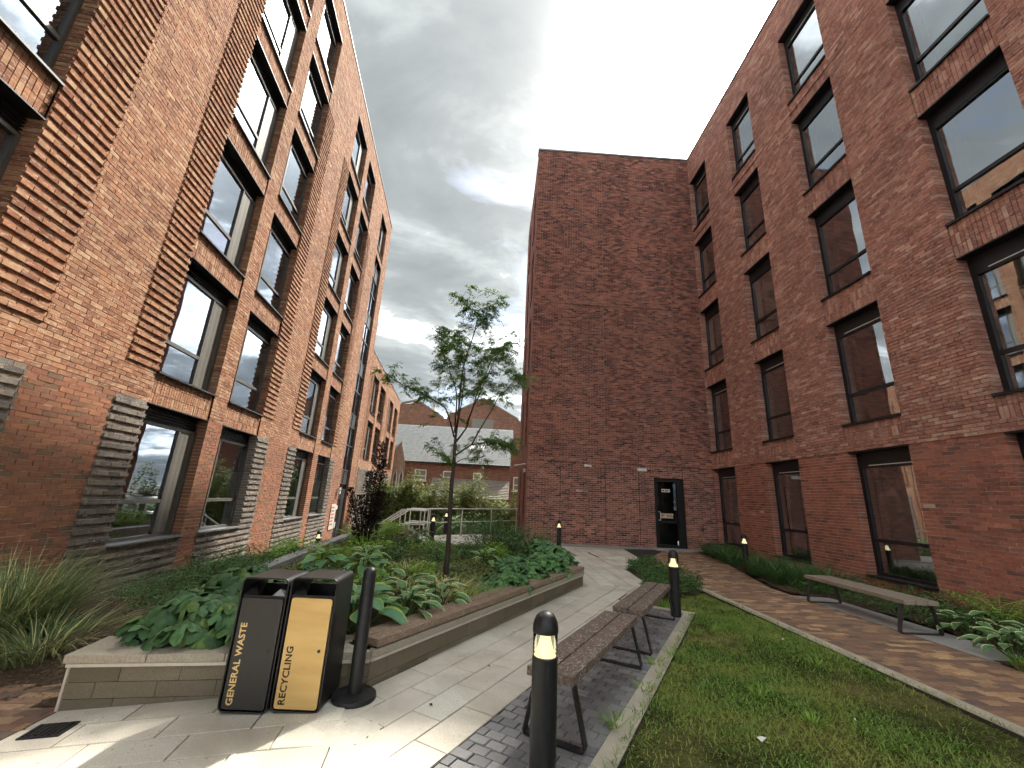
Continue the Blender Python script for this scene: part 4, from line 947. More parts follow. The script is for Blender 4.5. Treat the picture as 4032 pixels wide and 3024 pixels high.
# soil
def bump_sheet(name, poly, zf, mat, step, amp, parent=None, inv=None):
    xs = np.arange(min(p[0] for p in poly), max(p[0] for p in poly) + step, step); ys = np.arange(min(p[1] for p in poly), max(p[1] for p in poly) + step, step)
    Vt = []; F = []; n = len(ys)
    nz = rng.normal(0, 1, (len(xs), len(ys)))
    for i, x in enumerate(xs):
        for k, y in enumerate(ys): Vt.append((x, y, zf(x, y) + amp * nz[i, k]))
    for i in range(len(xs) - 1):
        for k in range(n - 1):
            if inside(poly, xs[i] + step / 2, ys[k] + step / 2): F.append((i * n + k, (i + 1) * n + k, (i + 1) * n + k + 1, i * n + k + 1))
    return link(bpy.data.objects.new(name, mesh(name, Vt, F, mat, True)), parent, inv)
SOILP = [(-3.05, 3.95), (-1.1, 4.25), (1.55, 8.6), (1.65, 12.4), (-2.3, 12.4), (-2.6, 16.6), (-4.6, 16.2), (-4.1, 12), (-3.6, 7), (-3.3, 4.6)]
soilz = lambda x, y: 0.215 + 0.03 * math.sin(1.7 * x + 0.6) * math.sin(1.3 * y)
bump_sheet('soil', SOILP, soilz, 'soil', 0.12, 0.010, pl, pl_loc)
lbs = MB().prism([(-3.15, -2), (-3.15, 3.72), (-3.5, 7), (-4.2, 12), (-7.2, 12), (-6.3, -2)], -1.5, -0.34).build('left_base', 'joint_dark'); structure(lbs)
LBED = [(-3.2, 3.75), (-3.1, 4.0), (-3.45, 5.4), (-3.66, 7.0), (-4.15, 11.8), (wallx(12.5) + 0.05, 12.5), (wallx(3.9) + 0.02, 3.9), (-4.2, 3.95)]
def lbz(x, y):
    t_ = min(1, max(0, (x - wallx(y)) / 2.6)); lo = zl(y) + 0.02
    q = min(1, max(0, (y - 4.05) / 0.9)); q = q * q * (3 - 2 * q)
    return (lo + (0.17 - lo) * t_ ** 1.6) * q + (gz(x, y) * 0.8 - 0.03) * (1 - q)
lbed = bump_sheet('left_bed', LBED, lbz, 'soil', 0.12, 0.012); structure(lbed)
ys = np.linspace(8, 60, 40); Vt = []; F = []
for i, y in enumerate(ys): Vt += [(wallx(y) - 0.05, y, zl(y)), (-3.7 - 0.105 * (y - 8) if y < 17 else -4.6 + (y - 17) * 0.9, y, zl(y))]
lp = MB().add(Vt, [(2 * i, 2 * i + 1, 2 * i + 3, 2 * i + 2) for i in range(39)]).build('lower_path', 'asphalt'); structure(lp)
RBED = [(5.96, 9.0), (7.12, 13.2), (7.65, 16.45), (8.69, 16.45), (8.69, -2), (5.96, -2), (5.96, 5.2), (6.6, 5.45), (6.6, 8.55), (5.96, 8.65)]
rbed = bump_sheet('right_bed', RBED, lambda x, y: 0.01 + 0.02 * math.sin(3 * x) * math.sin(2 * y), 'soil', 0.14, 0.012); structure(rbed)
LAWN = [B(-1.2, -0.85), (4.155, -2.0), (4.155, 8.75), (3.3, 8.9), B(7.9, -1.4), B(7.56, -1.7), B(7.56, -0.85)]
LAWNX = [B(-1.2, -0.95), (4.28, -2.0), (4.28, 8.95), (3.3, 9.1), B(7.9, -1.6), B(7.46, -1.8), B(7.46, -0.95)]
lawnz = lambda x, y: -0.028 + 0.02 * math.sin(1.9 * x + 1) * math.sin(1.4 * y) 
lawn = bump_sheet('lawn', LAWNX, lawnz, 'turf', 0.06, 0.006); structure(lawn)
HEDP = [(2.62, 7.75), (3.28, 9.43), (3.34, 10.9), (4.3, 12.35), (4.32, 8.9), (4.1, 8.5), (3.5, 8.1)]
hb = bump_sheet('shrub_bed', HEDP, lambda x, y: 0.0, 'soil', 0.12, 0.01); structure(hb)

# ------------------------------------------------------------------ litter bins
def rrect(w, h, r, n=6, x0=0.0, z0=0.0):
    p = []
    for cx, cz, a0 in ((w - r, h - r, 0), (r, h - r, 90), (r, r, 180), (w - r, r, 270)):
        for i in range(n + 1):
            a = R(a0 + 90 * i / n); p.append((x0 + cx + r * math.cos(a), z0 + cz + r * math.sin(a)))
    return p
def ring(mb, outer, inner, y0, y1):
    n = len(outer)
    V_ = [(x, y0, z) for x, z in outer] + [(x, y0, z) for x, z in inner] + [(x, y1, z) for x, z in outer] + [(x, y1, z) for x, z in inner]
    F = []
    for i in range(n):
        j = (i + 1) % n
        F += [(i, j, n + j, n + i), (2 * n + i, 3 * n + i, 3 * n + j, 2 * n + j), (i, 2 * n + i, 2 * n + j, j), (n + i, n + j, 3 * n + j, 3 * n + i)]
    return mb.add(V_, F)
def plate(mb, outline, y0, y1):
    n = len(outline)
    return mb.add([(x, y0, z) for x, z in outline] + [(x, y1, z) for x, z in outline], [tuple(range(n)), tuple(range(n, 2 * n))[::-1]] + [(i, n + i, n + (i + 1) % n, (i + 1) % n) for i in range(n)])
def make_bin(x, y, z, rz, label, panel, word, wordmat, tsize):
    b = empty('litter_bin', (x, y, z), label, 'litter bin'); b.rotation_euler = (0, 0, rz)
    W_, D_, H_ = 0.362, 0.37, 0.905
    bevel(ring(MB(), rrect(W_, H_, 0.045), rrect(W_ - 0.022, H_ - 0.022, 0.036, x0=0.011, z0=0.011), 0, D_).build('shell', 'bin_shell', b), 0.004)
    plate(MB(), rrect(W_ - 0.05, 0.735, 0.018, x0=0.025, z0=0.022), 0.006, 0.022).build('front_panel', panel, b)
    MB().box(0.0112, W_ - 0.0112, 0.024, 0.036, 0.03, 0.772).build('liner_front', 'bin_shell', b)
    MB().box(0.0112, W_ - 0.0112, D_ - 0.03, D_ - 0.012, 0.03, 0.80).build('back_panel', 'bin_shell', b)
    MB().box(0.03, W_ - 0.03, 0.05, D_ - 0.04, 0.04, 0.70).build('liner', 'black_metal', b)
    MB().add([(0.012, 0.037, 0.772), (0.12, 0.037, 0.772), (0.012, 0.2, 0.84)], [(0, 1, 2)]).add([(0.0125, 0.045, 0.76), (0.08, 0.045, 0.76), (0.0125, 0.16, 0.80)], [(0, 1, 2)]).build('gusset', 'bin_panel', b)
    MB().add([(W_ - 0.07 + 0.012 * math.cos(2 * math.pi * i / 12), 0.004, 0.40 + 0.012 * math.sin(2 * math.pi * i / 12)) for i in range(12)] + [(W_ - 0.07 + 0.012 * math.cos(2 * math.pi * i / 12), 0.0065, 0.40 + 0.012 * math.sin(2 * math.pi * i / 12)) for i in range(12)], [tuple(range(12))] + [(i, (i + 1) % 12, 12 + (i + 1) % 12, 12 + i) for i in range(12)]).build('lock', 'black_metal', b)
    tx = bpy.data.objects.new('lettering', text_mesh('lettering', word, tsize, wordmat, 1.06, 0.0014))
    tx.matrix_basis = Matrix(((0, -1, 0, 0.098), (0, 0, -1, 0.0045), (1, 0, 0, 0.045), (0, 0, 0, 1))); link(tx, b)
    return b
brz = math.atan2(-0.012, 0.72)
make_bin(-1.93, 3.565, gz(-1.55, 3.6) - 0.002, brz, 'charcoal litter bin with a dark front lettered GENERAL WASTE', 'bin_panel', 'GENERAL WASTE', 'lettering', 0.066)
make_bin(-1.553, 3.56, gz(-1.3, 3.6), brz, 'charcoal litter bin with a gold front lettered RECYCLING', 'gold', 'RECYCLING', 'ink', 0.068)
wb = empty('paper_litter', (-1.70, 3.72, 0.70), 'crumpled white and blue wrapper in the general waste bin', 'litter')
MB().add([(-0.05, -0.05, 0.005), (0.06, -0.03, 0.03), (0.02, 0.06, 0.05), (-0.07, 0.04, 0.02), (0.0, 0.0, 0.075)], [(0, 1, 4), (1, 2, 4), (2, 3, 4), (3, 0, 4)]).build('wrapper', 'white_plastic', wb)
# ------------------------------------------------------------------ barrier post
sp = empty('barrier_post', (-1.02, 3.80, 0.0), 'freestanding black barrier post with round base beside the gold bin', 'barrier post')
MB().lathe([(0.0, 0.0), (0.167, 0.0), (0.17, 0.012), (0.166, 0.034), (0.09, 0.046), (0.06, 0.05), (0.0, 0.05)], 40).build('base', 'black_metal', sp, smooth=False)
MB().lathe([(0.053, 0.048), (0.053, 0.905), (0.050, 0.925), (0.040, 0.943), (0.022, 0.955), (0.0, 0.959)], 24).build('post', 'black_metal', sp, smooth=True)
MB().lathe([(0.0542, 0.855), (0.0542, 0.862)], 24).build('collar', 'bin_shell', sp)
# ------------------------------------------------------------------ bollard lights
def make_bollard(loc, label):
    b = empty('bollard_light', loc, label, 'bollard light', 'black bollard lights round the courtyard')
    MB().lathe([(0.0, 0.0), (0.076, 0.0), (0.076, 0.675), (0.073, 0.682), (0.0, 0.682)], 32).build('post', 'black_metal', b, smooth=False)
    MB().lathe([(0.074, 0.683), (0.074, 0.806)], 32).build('lens', 'acrylic', b, smooth=True)
    MB().lathe([(0.067, 0.684), (0.055, 0.705), (0.042, 0.74), (0.033, 0.775), (0.028, 0.806)], 32).build('reflector', 'lamp_cone', b, smooth=True)
    MB().lathe([(0.0, 0.806), (0.077, 0.806), (0.078, 0.815), (0.077, 0.84), (0.071, 0.868), (0.058, 0.895), (0.038, 0.913), (0.015, 0.921), (0.0, 0.922)], 32).build('cap', 'black_metal', b, smooth=True)
    return b
bol = make_bollard((0.352, 2.78, 0.0), 'nearest black bollard light, in front of the wooden benches')
for loc, lab in (((2.80, 6.70, 0.0), 'black bollard light at the far end of the paired benches'),
                 ((6.93, 11.75, 0.0), 'black bollard light in grassy bed by the right block'),
                 ((2.25, 14.75, 0.0), 'black bollard light before the blank end wall, behind the planter'),
                 ((-2.06, 14.8, 0.0), 'black bollard light on the back landing, left of the young tree trunk'),
                 ((-2.02, 18.3, 0.0), 'black bollard light behind the steel railing, farthest of all'),
                 ((-5.68, 14.42, zl(14.42)), 'black bollard light beside the left block, behind the retaining wall')):
    tag(copy_tree(bol, loc=loc), lab)
# ------------------------------------------------------------------ benches
def make_bench(label, length, width, planks, mat, legmat, group):
    b = empty('bench', (0, 0, 0), label, 'bench', group)
    pw = (width - 0.012 * (planks - 1)) / planks
    for i in range(planks):
        x = -width / 2 + i * (pw + 0.012)
        o_ = MB().box(-pw / 2, pw / 2, -length / 2 + random.uniform(-0.003, 0.003), length / 2, -0.03, 0.03).build('plank', mat, b); o_.location = (x + pw / 2, 0, 0.42); bevel(o_, 0.006)
    for s_ in (-1, 1):
        y = s_ * (length / 2 - 0.10); w2 = width / 2
        prof = [(-w2 + 0.03, 0.388), (-w2 - 0.055, 0.03), (-w2 - 0.045, 0.006), (-w2 - 0.02, 0.0005), (w2 + 0.02, 0.0005), (w2 + 0.045, 0.006), (w2 + 0.055, 0.03), (w2 - 0.03, 0.388)]
        inn = [(-w2 + 0.042, 0.378), (-w2 - 0.042, 0.034), (-w2 - 0.036, 0.018), (-w2 - 0.018, 0.012), (w2 + 0.018, 0.012), (w2 + 0.036, 0.018), (w2 + 0.042, 0.034), (w2 - 0.042, 0.378)]
        ring(MB(), prof, inn, -0.032, 0.032).build('leg_frame', legmat, b).location = (0, y, 0)
    return b
bang = math.atan2(-E1[0], E1[1])
b1 = make_bench('nearest weathered two plank bench on the dark setts', 1.88, 0.345, 2, 'timber_bench', 'black_metal', 'paired benches on the dark setts')
c1 = (np.array([0.593, 3.115]) + np.array([1.26, 4.907])) / 2; b1.location = (c1[0], c1[1], 0); b1.rotation_euler = (0, 0, bang)
c2 = (np.array([1.682, 4.918]) + np.array([2.406, 6.756])) / 2
tag(copy_tree(b1, loc=(c2[0], c2[1], 0), rz=bang), 'farther weathered two plank bench on the dark setts')
b3 = make_bench('grey weathered bench against the planting by the right block', 2.0, 0.50, 3, 'timber_grey', 'frame', None)
b3.location = (6.13, 7.16, 0.004); b3.rotation_euler = (0, 0, R(-1.0))
# ------------------------------------------------------------------ steps and railings at the back
sts = MB()
for i in range(7): sts.prism([(-2.7 - i * 0.30, 15.95), (-2.7 - i * 0.30, 18.3), (-3.0 - i * 0.30, 18.3), (-3.0 - i * 0.30, 15.95)], -1.5, -0.16 * (i + 1))
structure(sts.build('steps', 'granite'))
structure(MB().prism([(-4.85, 15.5), (-2.35, 15.5), (-2.35, 15.94), (-4.85, 15.94)], -1.5, lambda x, y: -0.05 if x > -3 else -0.05).build('steps_cheek', 'kerb'))
def railing(name, pts, label, posts, mid=0.5):
    r_ = empty(name, pts[0], label, 'railing')
    inv = pts[0]; off = lambda p, d: (p[0], p[1], p[2] + d)
    MB().tube(pts, 0.024, 10).build('handrail', 'steel', r_, inv)
    MB().tube([off(p, -mid) for p in pts], 0.019, 10).build('midrail', 'steel', r_, inv)
    for x, y, z0, z1 in posts: MB().tube([(x, y, z0), (x, y, z1)], 0.022, 8).build('post', 'steel', r_, inv)
    return r_
rp = [(1.05, 20.23), (-0.12, 19.2), (-1.35, 18.12), (-2.53, 17.05)]
railing('railing', [(1.1, 20.27, 1.08), (-2.62, 16.98, 1.0)], 'steel railing along the back edge of the landing', [(x, y, -0.05, 1.08 - 0.022 * i) for i, (x, y) in enumerate(rp)], 0.52)
for i, (yy, lab) in enumerate(((16.2, 'steel stair handrail nearest the planter'), (17.1, 'middle steel stair handrail'), (18.05, 'farthest steel stair handrail'))):
    railing('stair_railing', [(-2.55 - 0.1 * i, yy, 0.95), (-3.45, yy, 0.95), (-4.9, yy, -0.03)], lab, [(-2.75, yy, -0.1, 0.95), (-3.5, yy, -0.5, 0.93), (-4.4, yy, -1.1, 0.31)], 0.5)
for i in range(3):
    h_ = empty('cycle_stand', LF.P(24.6 + i * 1.1, 1.5, zl(24.5)), 'black hooped cycle stand by the left block, %s of three' % ('nearest', 'middle', 'farthest')[i], 'cycle stand', 'cycle stands by the left block')
    MB().tube([(-0.3, 0, -0.3), (-0.3, 0, 0.95), (-0.2, 0, 1.05), (0.2, 0, 1.05), (0.3, 0, 0.95), (0.3, 0, -0.3)], 0.028, 8).build('hoop', 'black_metal', h_)
# ------------------------------------------------------------------ buildings far behind
def far_window(par, inv, x0, x1, z0, z1, y, name='window', mat='white_paint'):
    f = MB()
    for a, b, c, d in ((x0, x1, z0, z0 + 0.1), (x0, x1, z1 - 0.1, z1), (x0, x0 + 0.09, z0 + 0.1, z1 - 0.1), (x1 - 0.09, x1, z0 + 0.1, z1 - 0.1), (x0 + 0.09, x1 - 0.09, z0 + (z1 - z0) * 0.38, z0 + (z1 - z0) * 0.38 + 0.08)): f.box(a, b, y - 0.06, y + 0.02, c, d)
    w = f.build(name, mat, par, inv)
    MB().box(x0 + 0.09, x1 - 0.09, y - 0.02, y + 0.015, z0 + 0.1, z1 - 0.1).build('pane', 'blind', w)
    MB().box(x0 - 0.1, x1 + 0.1, y - 0.12, y + 0.02, z0 - 0.12, z0 - 0.005).build('sill', 'white_paint', w)
fl_ = (-4.0, 45, -1.6)
h1 = empty('slate_roofed_house', fl_, 'low brick house with a long pale slate roof behind the hedge', 'building')
MB().box(-13, 1.58, 45, 54, -1.6, 4.88).build('wall', 'far_brick', h1, fl_)
rf = MB().add([(-13.2, 44.75, 4.85), (1.75, 44.75, 4.85), (1.75, 50, 9.6), (-13.2, 50, 9.6), (-13.2, 54, 5.2), (1.75, 54, 5.2)], [(0, 1, 2, 3), (3, 2, 5, 4)]).build('roof', 'slate', h1, fl_)
for i in range(24):   # slate courses
    t0 = i / 24; MB().add([(-13.2, 44.75 + 5.25 * t0 - 0.02, 4.85 + 4.75 * t0 + 0.012), (1.75, 44.75 + 5.25 * t0 - 0.02, 4.85 + 4.75 * t0 + 0.012), (1.75, 44.75 + 5.25 * (t0 + 1 / 24), 4.85 + 4.75 * (t0 + 1 / 24) - 0.01), (-13.2, 44.75 + 5.25 * (t0 + 1 / 24), 4.85 + 4.75 * (t0 + 1 / 24) - 0.01)], [(0, 1, 2, 3)]).build('slate_course', 'slate', rf)
MB().box(-13.2, 1.75, 44.6, 44.74, 4.72, 4.86).build('gutter', 'black_metal', h1, fl_)
for x0, x1, z0, z1 in ((-8.72, -7.48, 2.9, 4.02), (-5.70, -4.75, 2.9, 4.0), (-2.48, -1.65, 2.9, 3.97)): far_window(h1, fl_, x0, x1, z0, z1, 44.96)
for x0, x1 in ((-2.35, -1.55), (-3.3, -2.7)):
    MB().add([(x0, 46.55, 6.60), (x1, 46.55, 6.60), (x1, 47.15, 7.15), (x0, 47.15, 7.15)], [(0, 1, 2, 3)]).build('rooflight', 'white_paint', h1, fl_)
MB().box(-1.65, -1.38, 44.85, 44.96, 4.42, 4.70).build('alarm_box', 'white_plastic', h1, fl_)
fl2 = (-2.4, 42.5, -1.6)
h2 = empty('lean_to', fl2, 'lean-to with a ribbed tiled roof against the slate roofed house', 'building')
MB().box(-6.6, 1.7, 42.2, 44.9, -1.6, 1.4).build('wall', 'far_brick', h2, fl2)
for i in range(12):
    t0, t1 = i / 12, (i + 1) / 12; zt = lambda t_: 1.35 + 1.9 * t_
    MB().add([(-6.75 + 0.9 * t0 * 0, 41.9 + 3 * t0 - 0.05, zt(t0) + 0.07), (1.75, 41.9 + 3 * t0 - 0.05, zt(t0) + 0.07), (1.75, 41.9 + 3 * t1, zt(t1)), (-6.75, 41.9 + 3 * t1, zt(t1)), (-6.75, 41.9 + 3 * t0 - 0.05, zt(t0) - 0.02), (1.75, 41.9 + 3 * t0 - 0.05, zt(t0) - 0.02)], [(0, 1, 2, 3), (4, 5, 1, 0)]).build('tile_course', 'tile', h2, fl2)
fl3 = (-10, 42, -1.6)
h3 = empty('stone_gable', fl3, 'pale stone gable with pointed windows at the end of the left block', 'building')
MB().add([(-12.2, 42, -1.6), (-9.0, 42, -1.6), (-9.2, 42, 4.4), (-9.8, 42, 6.5), (-12.2, 42, 2.2), (-13.6, 47, -1.6), (-11.0, 47, -1.6), (-11.3, 47, 4.4), (-11.8, 47, 6.5), (-13.6, 47, 2.2)], [(0, 1, 2, 3, 4), (1, 6, 7, 2), (2, 7, 8, 3), (3, 8, 9, 4)]).build('wall', 'far_stone', h3, fl3)
MB().add([(-12.3, 41.9, 2.2), (-9.75, 41.9, 6.62), (-9.75, 42.1, 6.62), (-12.3, 42.1, 2.2), (-12.3, 41.9, 2.0), (-9.75, 41.9, 6.42)], [(0, 1, 2, 3), (4, 5, 1, 0)]).build('verge', 'tile', h3, fl3)
for x in (-10.05, -9.45):
    pts = [(x - 0.2, 1.2), (x + 0.2, 1.2), (x + 0.2, 3.2), (x, 3.8), (x - 0.2, 3.2)]
    w = plate(MB(), [(a, b) for a, b in pts], 41.93, 41.99).build('window', 'white_paint', h3, fl3)
    plate(MB(), [(x + (a - x) * 0.6, b * 0.97 + 0.06) for a, b in pts], 41.90, 41.925).build('pane', 'room_dark', w)
fl4 = (-6, 55, -1.6)
h4 = empty('twin_gabled_house', fl4, 'tall brick building with two broad gables behind the slate roof', 'building')
for P_ in ([(-16, -1.6), (-7.2, -1.6), (-7.2, 11.5), (-7.62, 11.5), (-11.4, 13.75), (-12.3, 13.25), (-13.5, 13.2), (-16, 13.1)], [(-7.2, -1.6), (3.2, -1.6), (3.2, 11.4), (2.5, 11.85), (-2.3, 14.5), (-5.9, 12.5), (-6.8, 12.3), (-7.2, 11.5)]):
    plate(MB(), P_, 55, 63).build('wall', 'far_brick', h4, fl4)
for (x0, z0, x1, z1) in ((-11.4, 13.75, -7.55, 11.5), (-13.5, 13.2, -11.4, 13.75), (-2.3, 14.5, 2.6, 11.8), (-6.0, 12.5, -2.3, 14.5)):
    MB().add([(x0, 54.9, z0), (x1, 54.9, z1), (x1, 54.9, z1 + 0.22), (x0, 54.9, z0 + 0.22), (x0, 55.3, z0), (x1, 55.3, z1), (x1, 55.3, z1 + 0.22), (x0, 55.3, z0 + 0.22)], BOXF).build('gable_coping', 'tile', h4, fl4)
MB().box(-3.7, -0.8, 54.86, 54.98, 10.2, 11.7).build('dormer_window', 'blind', h4, fl4)
for x0, x1 in ((-5.5, -3.9), (-3.2, -1.7)): far_window(h4, fl4, x0, x1, 9.4, 10.1, 54.95)
vt_ = MB().cyl((-9.3, 56), 0.25, 12.4, 13.4, n=12).cyl((-9.3, 56), 0.42, 13.4, 13.55, n=12).build('roof_vent', 'steel', h4, fl4)
fl5 = (1.9, 38, -1.6)
h5 = empty('brick_outbuilding', fl5, 'narrow brick outbuilding with a flat pale roof beside the end wing', 'building')
MB().box(1.3, 6, 38, 41, -1.6, 5.85).build('wall', 'far_brick', h5, fl5); MB().box(1.2, 6.1, 37.9, 41.1, 5.85, 6.05).build('roof', 'coping_metal', h5, fl5)
far_window(h5, fl5, 1.55, 2.1, 2.2, 3.4, 37.96)
# small white scraps on the lawn
for i, (x, y, s_, rz_) in enumerate(((1.99, 3.40, 0.034, 0.6), (3.75, 5.72, 0.012, 0.2), (2.95, 3.72, 0.012, 1.2))):
    e_ = empty('paper_scrap', (x, y, 0.012), ('crumpled white paper scrap on the lawn near the kerb', 'tiny white scrap on the lawn by the path kerb', 'small pale scrap in the middle of the lawn')[i], 'litter')
    e_.rotation_euler = (0, 0, rz_)
    MB().add([(-s_, -s_ * 0.5, 0), (s_, -s_ * 0.6, 0.01), (s_ * 0.9, s_ * 0.5, 0.003), (-s_ * 0.8, s_ * 0.6, 0.012), (0, 0, 0.02)], [(0, 1, 4), (1, 2, 4), (2, 3, 4), (3, 0, 4)]).build('paper', 'white_paint', e_)

# ------------------------------------------------------------------ plants
def arr(n, a, b): return rng.uniform(a, b, n)
def blades(P, h, w, az, lean, droop, seg=4):
    """tapering curved blades: P (n,3) roots"""
    n = len(P); t_ = np.linspace(0, 1, seg + 1)[None, :]
    hd = (lean[:, None] * t_ + droop[:, None] * t_ ** 2) * h[:, None]
    zz = h[:, None] * (t_ - 0.5 * droop[:, None] * t_ ** 2.2)
    d = np.stack([np.cos(az), np.sin(az)], 1); s_ = np.stack([-np.sin(az), np.cos(az)], 1)
    ww = w[:, None] * (1 - t_ ** 1.6) * 0.5 + 0.0004
    c = P[:, None, :] + np.concatenate([d[:, None, :] * hd[:, :, None], zz[:, :, None]], 2)
    off = np.concatenate([s_[:, None, :] * ww[:, :, None], np.zeros((n, seg + 1, 1))], 2)
    Vt = np.stack([c - off, c + off], 2).reshape(-1, 3)
    k = np.arange(seg); q = np.stack([2 * k, 2 * k + 1, 2 * k + 3, 2 * k + 2], 1)
    F = (np.arange(n)[:, None, None] * (2 * (seg + 1)) + q[None]).reshape(-1, 4)
    return Vt, F
def cards(P, L_, W_, az, pitch, roll, fold=0.25, curl=0.15):
    """leaf = two folded halves, pointed at both ends (6 vertices, 4 quads as 2 quads)"""
    n = len(P)
    loc = np.array([[0, 0, 0], [0.42, 0.5, 0], [0.45, 0, 0], [0.42, -0.5, 0], [1, 0, 0]], float)
    x = loc[None, :, 0] * L_[:, None]; y = loc[None, :, 1] * W_[:, None]
    z = np.abs(loc[None, :, 1]) * 2 * fold * W_[:, None] - curl * (loc[None, :, 0] ** 2) * L_[:, None]
    cr, sr = np.cos(roll)[:, None], np.sin(roll)[:, None]; y, z = y * cr - z * sr, y * sr + z * cr
    cp, sp_ = np.cos(pitch)[:, None], np.sin(pitch)[:, None]; x, z = x * cp - z * sp_, x * sp_ + z * cp
    ca, sa = np.cos(az)[:, None], np.sin(az)[:, None]; x, y = x * ca - y * sa, x * sa + y * ca
    Vt = (np.stack([x, y, z], 2) + P[:, None, :]).reshape(-1, 3)
    q = np.array([[0, 2, 4, 1], [0, 3, 4, 2]])
    return Vt, (np.arange(n)[:, None, None] * 5 + q[None]).reshape(-1, 4)
def join(*parts):
    Vs = []; Fs = []; b = 0
    for V_, F in parts: Vs.append(V_); Fs.append(F + b); b += len(V_)
    return np.concatenate(Vs), np.concatenate(Fs)
def plant(name, loc, label, cat='plant', group=None): return empty(name, loc, label, cat, group)
def part(name, VF, mat, parent, inv=None, stuff=True, smooth=False):
    o = link(bpy.data.objects.new(name, mesh(name, VF[0], VF[1], mat, smooth)), parent, inv)
    if stuff: o['kind'] = 'stuff'
    return o
def tuft(loc, n, rad, h, w, mat, label, lean=(0.1, 0.5), droop=(0.2, 0.9), name='grass_clump', seg=4, straw=0, group=None):
    p = plant(name, loc, label, 'grass', group)
    a = arr(n, 0, 2 * math.pi); r_ = rad * np.sqrt(arr(n, 0, 1)); P = np.stack([r_ * np.cos(a), r_ * np.sin(a), np.full(n, -0.01)], 1)
    az = a + rng.normal(0, 0.5, n)
    part('foliage', blades(P, arr(n, h * 0.6, h * 1.1), arr(n, w * 0.7, w * 1.2), az, arr(n, *lean), arr(n, *droop), seg), mat, p)
    if straw:
        m_ = straw; i = rng.integers(0, n, m_)
        part('dry_blades', blades(P[i], arr(m_, h * 0.7, h * 1.2), arr(m_, w * 0.6, w), az[i], arr(m_, *lean), arr(m_, *droop), seg), 'blade_straw', p)
    return p
def bush(loc, label, rx, ry, rz, n, ls, mat, name='shrub', stems=7, cat='shrub', shell=0.55, zc=None, group=None, stemmat='bark', lobes=6):
    p = plant(name, loc, label, cat, group)
    ctr = np.stack([arr(lobes, -0.6, 0.6) * rx, arr(lobes, -0.6, 0.6) * ry, arr(lobes, 0.25, 0.75) * rz], 1); cr = arr(lobes, 0.38, 0.62)
    i = rng.integers(0, lobes, n); u = rng.normal(0, 1, (n, 3)); u /= np.linalg.norm(u, axis=1)[:, None]
    r_ = cr[i] * (shell + (1 - shell) * arr(n, 0, 1)) * 1.05
    P = ctr[i] + u * r_[:, None] * np.array([rx, ry, rz]); P[:, 2] = np.abs(P[:, 2]) + 0.01
    az = np.arctan2(u[:, 1], u[:, 0]) + rng.normal(0, 0.8, n)
    part('foliage', cards(P, arr(n, ls * 0.6, ls * 1.25), arr(n, ls * 0.3, ls * 0.6), az, arr(n, -0.6, 0.7), rng.normal(0, 0.5, n)), mat, p)
    if stems:
        m_ = MB()
        for k in range(stems):
            e = ctr[k % lobes]; m_.tube([(e[0] * 0.2, e[1] * 0.2, -0.03), (e[0] * 0.6, e[1] * 0.6, e[2] * 0.5), tuple(e)], [0.012, 0.008, 0.004], 5)
        m_.build('stems', stemmat, p)
    return p
def carpet(name, poly, zf, n, ls, mat, label, h=0.12, cat='ground cover', shape=0.5):
    pts = []; x0, x1 = min(p[0] for p in poly), max(p[0] for p in poly); y0, y1 = min(p[1] for p in poly), max(p[1] for p in poly)
    while len(pts) < n:
        x, y = random.uniform(x0, x1), random.uniform(y0, y1)
        if inside(poly, x, y): pts.append((x, y, zf(x, y)))
    P = np.array(pts); lump = 0.5 + 0.5 * np.sin(P[:, 0] * 5.1 + 1.3 * np.sin(P[:, 1] * 3.7)) * np.sin(P[:, 1] * 4.3 + P[:, 0])
    P[:, 2] += arr(n, 0, 1) * h * (0.35 + 0.65 * lump)
    o = link(bpy.data.objects.new(name, mesh(name, *cards(P, arr(n, ls * 0.6, ls * 1.3), arr(n, ls * 0.35, ls * 0.7), arr(n, 0, 6.28), arr(n, -0.3, 0.8), rng.normal(0, 0.5, n)), mat)))
    return tag(o, label, cat, kind='stuff')
# --- leaves built one by one
def palm_leaf(r, lobes, sharp, droop, seed):
    rs = random.Random(seed); n = lobes * 6; Vt = [(0, 0, 0)]; F = []
    for ring_ in (0.35, 0.68, 1.0):
        for i in range(n):
            a = 2 * math.pi * i / n; f = abs(math.cos(a * lobes / 2)) ** sharp; notch = 0.35 if abs(((a + math.pi) % (2 * math.pi)) - math.pi) > 2.75 else 1.0
            rr = r * ring_ * ((0.52 + 0.48 * f) if ring_ == 1.0 else 0.9 if ring_ < 0.5 else (0.82 + 0.1 * f)) * notch * (1 + rs.uniform(-0.09, 0.09) * (ring_ == 1.0))
            x, y = rr * math.cos(a), rr * math.sin(a)
            Vt.append((x + r * 0.25, y, -droop * (rr ** 2) / r - droop * 0.5 * x * abs(x) / r + 0.06 * r * math.cos(a * lobes) * (ring_ > 0.5) + rs.uniform(-0.015, 0.015) * r))
    for i in range(n):
        j = (i + 1) % n; F += [(0, 1 + i, 1 + j), (1 + i, 1 + n + i, 1 + n + j, 1 + j), (1 + n + i, 1 + 2 * n + i, 1 + 2 * n + j, 1 + n + j)]
    return Vt, F
